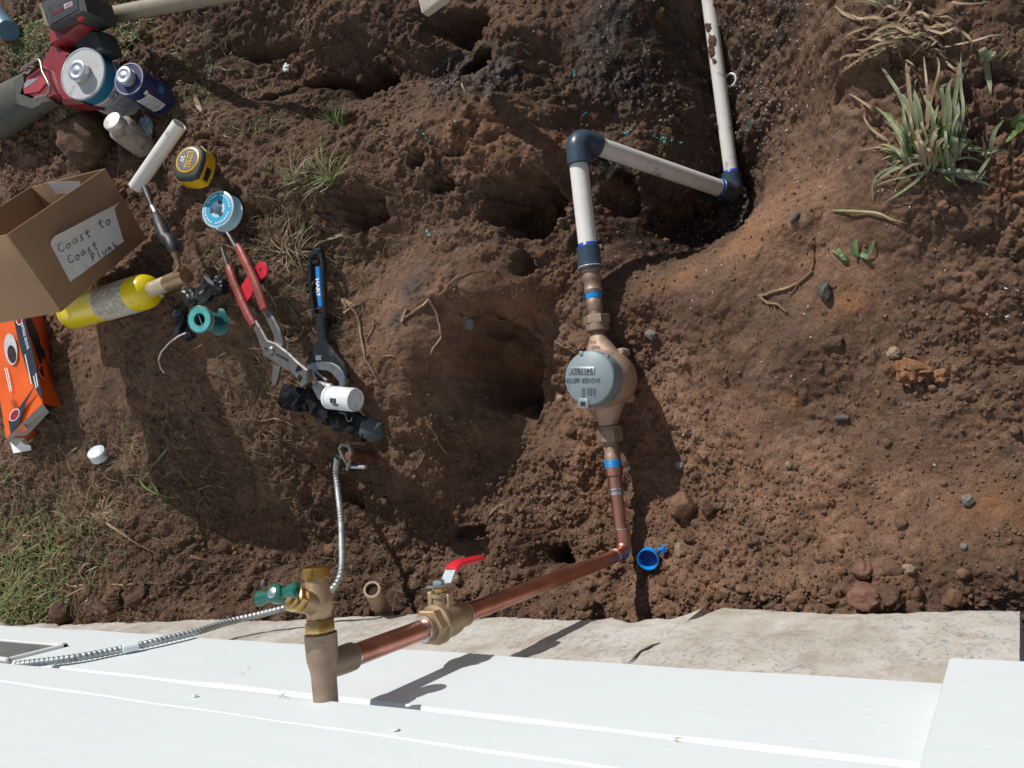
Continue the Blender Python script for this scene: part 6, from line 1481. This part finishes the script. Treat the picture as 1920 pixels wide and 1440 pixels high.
# ------------------------------------------------------------ roots
def root(name, label, branches, m=LR, lift=.0018):
    b0 = branches[0][0][0]; t = thing(name, label, 'root', G(*b0))
    for (pts_, r0_, r1_) in branches:
        g = spline([G(x, y) for x, y in pts_], 5); n_ = len(g)
        g = [Vector((p.x + random.uniform(-.0008, .0008), p.y + random.uniform(-.0008, .0008), soft(p, .004) + r0_ * .6 + lift)) for p in g]
        MB().tube(g, [r0_ + (r1_ - r0_) * i / (n_ - 1) for i in range(n_)], 6).build('root_strand', m, t, 60)
    return t
root('root', 'forked pale root on the brown mound right of the meter', [([(1525,508),(1500,530),(1470,542),(1440,552),(1426,556)], .0018, .0030), ([(1428,558),(1440,568),(1460,572),(1475,585)], .0030, .0014), ([(1438,565),(1445,585),(1455,600),(1460,610)], .0010, .0004), ([(1450,570),(1460,590),(1468,608)], .0010, .0004), ([(1525,470),(1526,490),(1522,508)], .0010, .0014), ([(1500,530),(1490,545),(1478,550)], .0012, .0006)])
root('root', 'curved root arching over the smooth bank left of the dark hollow', [([(756,600),(775,588),(796,575),(806,562)], .0028, .0032), ([(806,562),(822,590),(828,615),(825,640),(812,668)], .0034, .0020), ([(812,668),(804,685),(803,705)], .0014, .0005), ([(820,655),(808,662),(800,670)], .0016, .0008), ([(758,605),(762,590),(768,580)], .0045, .003), ([(825,560),(860,520),(910,505)], .001, .0005)])
root('root', 'branching roots left of the smooth bank beside the wrench', [([(648,560),(672,590),(680,630),(690,680),(712,712)], .0028, .0020), ([(648,588),(665,575),(685,565)], .0028, .0018), ([(640,555),(650,570),(655,585)], .0034, .0020), ([(690,690),(700,705),(720,670),(740,668)], .0012, .0010), ([(704,600),(700,620),(688,640)], .0018, .0010), ([(630,560),(650,562),(668,575)], .003, .002)])
root('root', 'pale crooked root piece below the white flux jar', [([(810,800),(822,822),(832,842),(845,852)], .0026, .0016), ([(800,852),(790,868),(778,882)], .0020, .0008), ([(818,818),(840,808),(855,800)], .0008, .0004)])
root('root', 'thin root in the shadowed upper edge of the dark hollow', [([(915,588),(935,600),(965,603),(990,592)], .0022, .0016)])
root('root', 'knotted pale roots beside the pliers grips', [([(500,540),(515,560),(520,590),(508,620)], .0024, .0010), ([(515,560),(530,555),(545,560)], .0018, .0009), ([(530,630),(550,640),(566,628),(572,612)], .0024, .0012), ([(520,600),(540,612),(560,610)], .0018, .0008), ([(548,580),(558,595),(565,610)], .0014, .0008)])
root('root', 'pale roots and twig cluster near the rusty ground clamp', [([(492,790),(520,785),(545,792),(560,800)], .0020, .0009), ([(492,810),(515,830),(530,840)], .0014, .0007), ([(488,800),(492,820),(494,850)], .0014, .0005), ([(500,805),(530,820),(565,830)], .0010, .0004)])
root('twig', 'thin dry twig pair on the soil above the copper riser', [([(922,965),(935,950),(948,945),(962,937)], .0018, .0012), ([(938,960),(955,962),(968,972)], .0014, .0007)])
root('twig', 'thin twig on the loose soil left of the meter', [([(1032,633),(1050,645),(1068,655),(1080,662)], .0010, .0012)])
root('root', 'reddish twig lying on the bare concrete', [([(937,1220),(960,1216),(975,1212),(985,1200),(990,1188)], .0016, .0006)]) if False else None
for (pts_, lb, m_) in (([(1484,418),(1489,411),(1495,404),(1499,400)], 'short dark grey twig on the mound edge by the trench', mat('dark_twig', (.10, .09, .085), .8)), ([(1566,784),(1574,783),(1584,782),(1592,784)], 'short dark grey twig with a pale stem in the right soil', mat('dark_twig', (.10, .09, .085), .8))):
    g = [G(*p_) for p_ in pts_]; g = [Vector((p.x, p.y, p.z + .003)) for p in g]; tag(MB().tube(g, [.0028, .0038, .0040, .0028], 8).build('twig', m_), lb, 'twig')

# ------------------------------------------------------------ litter nobody could count
def inblob(lst):
    return lambda x, y: np.clip(blob(x, y, lst, 1.0), 0, 1)
STRAWD = [(560,330,.26,.09),(520,440,.28,.10),(470,200,.28,.08),(350,160,.3,.08),(180,950,.35,.13),(330,950,.31,.13),(120,870,.36,.12),(450,840,.28,.10),(500,700,.29,.10),(640,640,.22,.06),(300,1050,.33,.12),(560,560,.28,.08),(420,1090,.3,.08),(640,1060,.2,.07),(40,1020,.4,.12),(700,1100,.18,.06),(430,520,.3,.08),(300,350,.3,.06)]
def strands(name, n, dens, L, r, m, curl=1.2, rise=.25, mats=()):
    x, y = scatter_xy(n, dens); V = []; F = []; seg = 5
    for i in range(n):
        h = random.random() * 6.28; l_ = L * random.uniform(.35, 1.3) ; c_ = random.uniform(-curl, curl); q = np.array([x[i], y[i]]); z0 = random.random() * rise * l_ * .5
        up = random.uniform(-rise, rise); pts_ = []
        for k in range(seg + 1):
            t = k / seg; pts_.append((q[0], q[1], hz(q[0], q[1]) + .0008 + z0 * (1 - t) + max(0, up) * l_ * math.sin(math.pi * t))); q = q + np.array([math.cos(h), math.sin(h)]) * l_ / seg; h += c_ / seg + random.uniform(-.25, .25)
        b_ = len(V); rr_ = r * random.uniform(.6, 1.3)
        for k, p in enumerate(pts_):
            w_ = rr_ * (1 - .5 * k / seg); s_ = (-math.sin(h) * w_, math.cos(h) * w_)
            V += [(p[0] - s_[0], p[1] - s_[1], p[2]), (p[0], p[1], p[2] + w_ * 1.1), (p[0] + s_[0], p[1] + s_[1], p[2])]
        for k in range(seg):
            a = b_ + 3 * k
            for j in range(3): F.append((a + j, a + (j + 1) % 3, a + 3 + (j + 1) % 3, a + 3 + j))
    o = link_mesh_open(name, V, F, m)
    for mm in mats: o.data.materials.append(mm)
    if mats: o.data.polygons.foreach_set('material_index', [((i // 15) * 7919 % 97) % (len(mats) + 1) for i in range(len(o.data.polygons))])
    return tag(o, kind='stuff')
sd_ = inblob(STRAWD)
sp_d = inblob([(560,320,.26,.06),(520,420,.28,.07),(450,500,.3,.06),(540,560,.28,.06),(500,700,.28,.06),(180,960,.35,.10),(330,190,.3,.05),(470,215,.28,.05),(620,480,.24,.04),(250,860,.33,.07),(650,590,.22,.03)])
strands('dry_straw_litter', 2600, lambda x, y: sd_(x, y) ** 1.3, .045, .00055, LY, 1.0, .25, (LB, LY, LR, LD, LB))
strands('pale_straw_litter', 1100, lambda x, y: sp_d(x, y) ** 1.5, .040, .00080, LY, 1.2, .35, (LY, LP, LD, LR))
strands('fine_root_litter', 4200, lambda x, y: np.clip(sd_(x, y) + .10, 0, 1), .022, .0003, LB, 2.4, .35, (LR, LB, LB, LY))
strands('dark_fibre_litter', 2600, lambda x, y: np.clip(sd_(x, y) + .03, 0, 1), .030, .0004, LB, 2.0, .5, (LB, LR))
strands('fine_rootlets', 260, lambda x, y: np.clip(.6 * blob(x, y, [(1450,650,.03,.15),(1700,400,.1,.12),(900,850,.08,.15),(1000,560,.02,.08),(800,620,.18,.1),(1550,60,0,.08)], 1.), 0, 1), .035, .00035, LR, 2.0, .2, (LB,))
def grass_patch(name, spots, m, mats=()):
    vs = []; fs = []
    for (px, py, n, sp_r, L, w) in spots:
        c = G(px, py)
        for k in range(n):
            x, y = random.gauss(c.x, sp_r), random.gauss(c.y, sp_r)
            if y < .012: y = .012 + random.random() * .03
            v, f = blade_geo((x, y, hz(x, y) - .002), random.random() * 6.28, L * random.uniform(.4, 1.2), w * random.uniform(.6, 1.3), random.uniform(.6, 2.0), random.uniform(.3, 1.25), random.uniform(-1, 1), 5)
            v = settle(v); v = [Vector((a[0], max(a[1], .006), a[2])) for a in v]; k0 = len(vs); vs += v; fs += [tuple(i + k0 for i in q) for q in f]
    o = link_mesh_open(name, vs, fs, m)
    for mm in mats: o.data.materials.append(mm)
    if mats: o.data.polygons.foreach_set('material_index', [((i // 10) * 7919 % 89) % (len(mats) + 1) for i in range(len(o.data.polygons))])
    return tag(o, kind='stuff')
grass_patch('lawn_grass_by_the_foundation', [(40,1085,460,.075,.055,.0015),(110,1070,170,.06,.05,.0014),(20,1140,260,.05,.05,.0015),(60,990,60,.07,.04,.0012),(150,1020,30,.05,.045,.0013),(60,1150,90,.03,.04,.0013),(-40,1080,220,.1,.06,.0015)], LG, (LP, LP, LG, LY))
grass_patch('grass_round_the_tools', [(60,75,300,.040,.035,.0011),(35,85,160,.04,.03,.0011),(230,55,150,.038,.035,.0011),(270,30,90,.04,.035,.0010),(220,100,40,.03,.03,.0009),(350,130,70,.045,.03,.0009),(385,150,60,.04,.03,.0009),(145,215,120,.030,.035,.0011),(110,235,60,.03,.03,.0010),(330,180,40,.03,.03,.0009),(400,60,20,.05,.03,.0009)], LG, (LP, LY, LG))
grass_patch('sparse_grass_blades', [(460,235,30,.06,.03,.0009),(120,880,24,.09,.04,.0011),(40,880,24,.06,.04,.0011),(250,1090,10,.05,.03,.0010),(330,845,12,.03,.035,.0012),(520,100,8,.05,.03,.0009),(390,640,6,.03,.03,.001),(480,590,6,.03,.02,.001),(1880,60,5,.05,.03,.0012)], LP, (LG, LY))
# shavings of pipe and cement drips
def shavings(name, spots, m, size):
    V = []; F = []
    for (px, py, n, sp_r) in spots:
        c = G(px, py)
        for k in range(n):
            x, y = random.gauss(c.x, sp_r), random.gauss(c.y, sp_r); z_ = hz(x, y) + .0012; a = random.random() * 6.28; b_ = len(V); l_ = size * random.uniform(.4, 1.5)
            for i in range(4):
                w_ = size * .16; V += [(x - math.sin(a) * w_, y + math.cos(a) * w_, z_), (x + math.sin(a) * w_, y - math.cos(a) * w_, z_ + w_)]; x += math.cos(a) * l_ / 3; y += math.sin(a) * l_ / 3; a += random.uniform(-.9, 1.4); z_ += random.uniform(-.0003, .0012)
            for i in range(3): F.append((b_ + 2 * i, b_ + 2 * i + 1, b_ + 2 * i + 3, b_ + 2 * i + 2))
    return tag(link_mesh_open(name, V, F, m), kind='stuff')
shavings('teal_cement_shavings', [(1077,140,7,.003),(1092,211,6,.005),(1178,248,7,.004),(790,240,5,.004),(795,252,5,.003),(815,254,3,.008),(852,236,3,.004),(718,254,2,.004),(812,433,6,.004),(803,436,3,.003),(290,97,5,.004),(345,207,6,.004),(345,130,9,.014),(375,135,8,.012),(398,130,6,.01),(393,232,4,.004),(1235,262,5,.005),(1262,268,5,.006),(1245,258,3,.01),(1408,238,4,.006),(1183,378,2,.003),(240,110,3,.004),(1260,262,8,.008),(480,240,4,.012)], TEAL, .0052)
WSH = mat('white_shavings', (.75, .77, .78), .4, bmp=0)
shavings('white_pipe_shavings', [(1400,120,60,.06),(1440,60,50,.06),(1460,180,56,.06),(1400,230,50,.05),(1350,430,70,.03),(1430,290,20,.05),(1340,140,24,.05),(1290,240,18,.05),(1250,300,12,.05),(1500,100,18,.06),(1530,330,8,.03),(1370,160,26,.012),(1720,300,6,.03),(1750,330,4,.03),(1600,560,10,.15),(1300,560,8,.06),(1280,800,4,.01),(1290,780,3,.01),(1900,580,9,.02),(1870,400,5,.05),(1880,160,3,.02),(1500,500,6,.08),(60,920,2,.003),(545,130,4,.004),(1200,30,10,.08),(1170,400,8,.04)], WSH, .0032)
p = G(543, 130, .006); tag(crumple('paper_scrap', p, .009, .009, .005, .4, PAPER, seed=31, fr=2.5), 'tiny crumpled white scrap on the raked soil at top left', 'paper scrap')
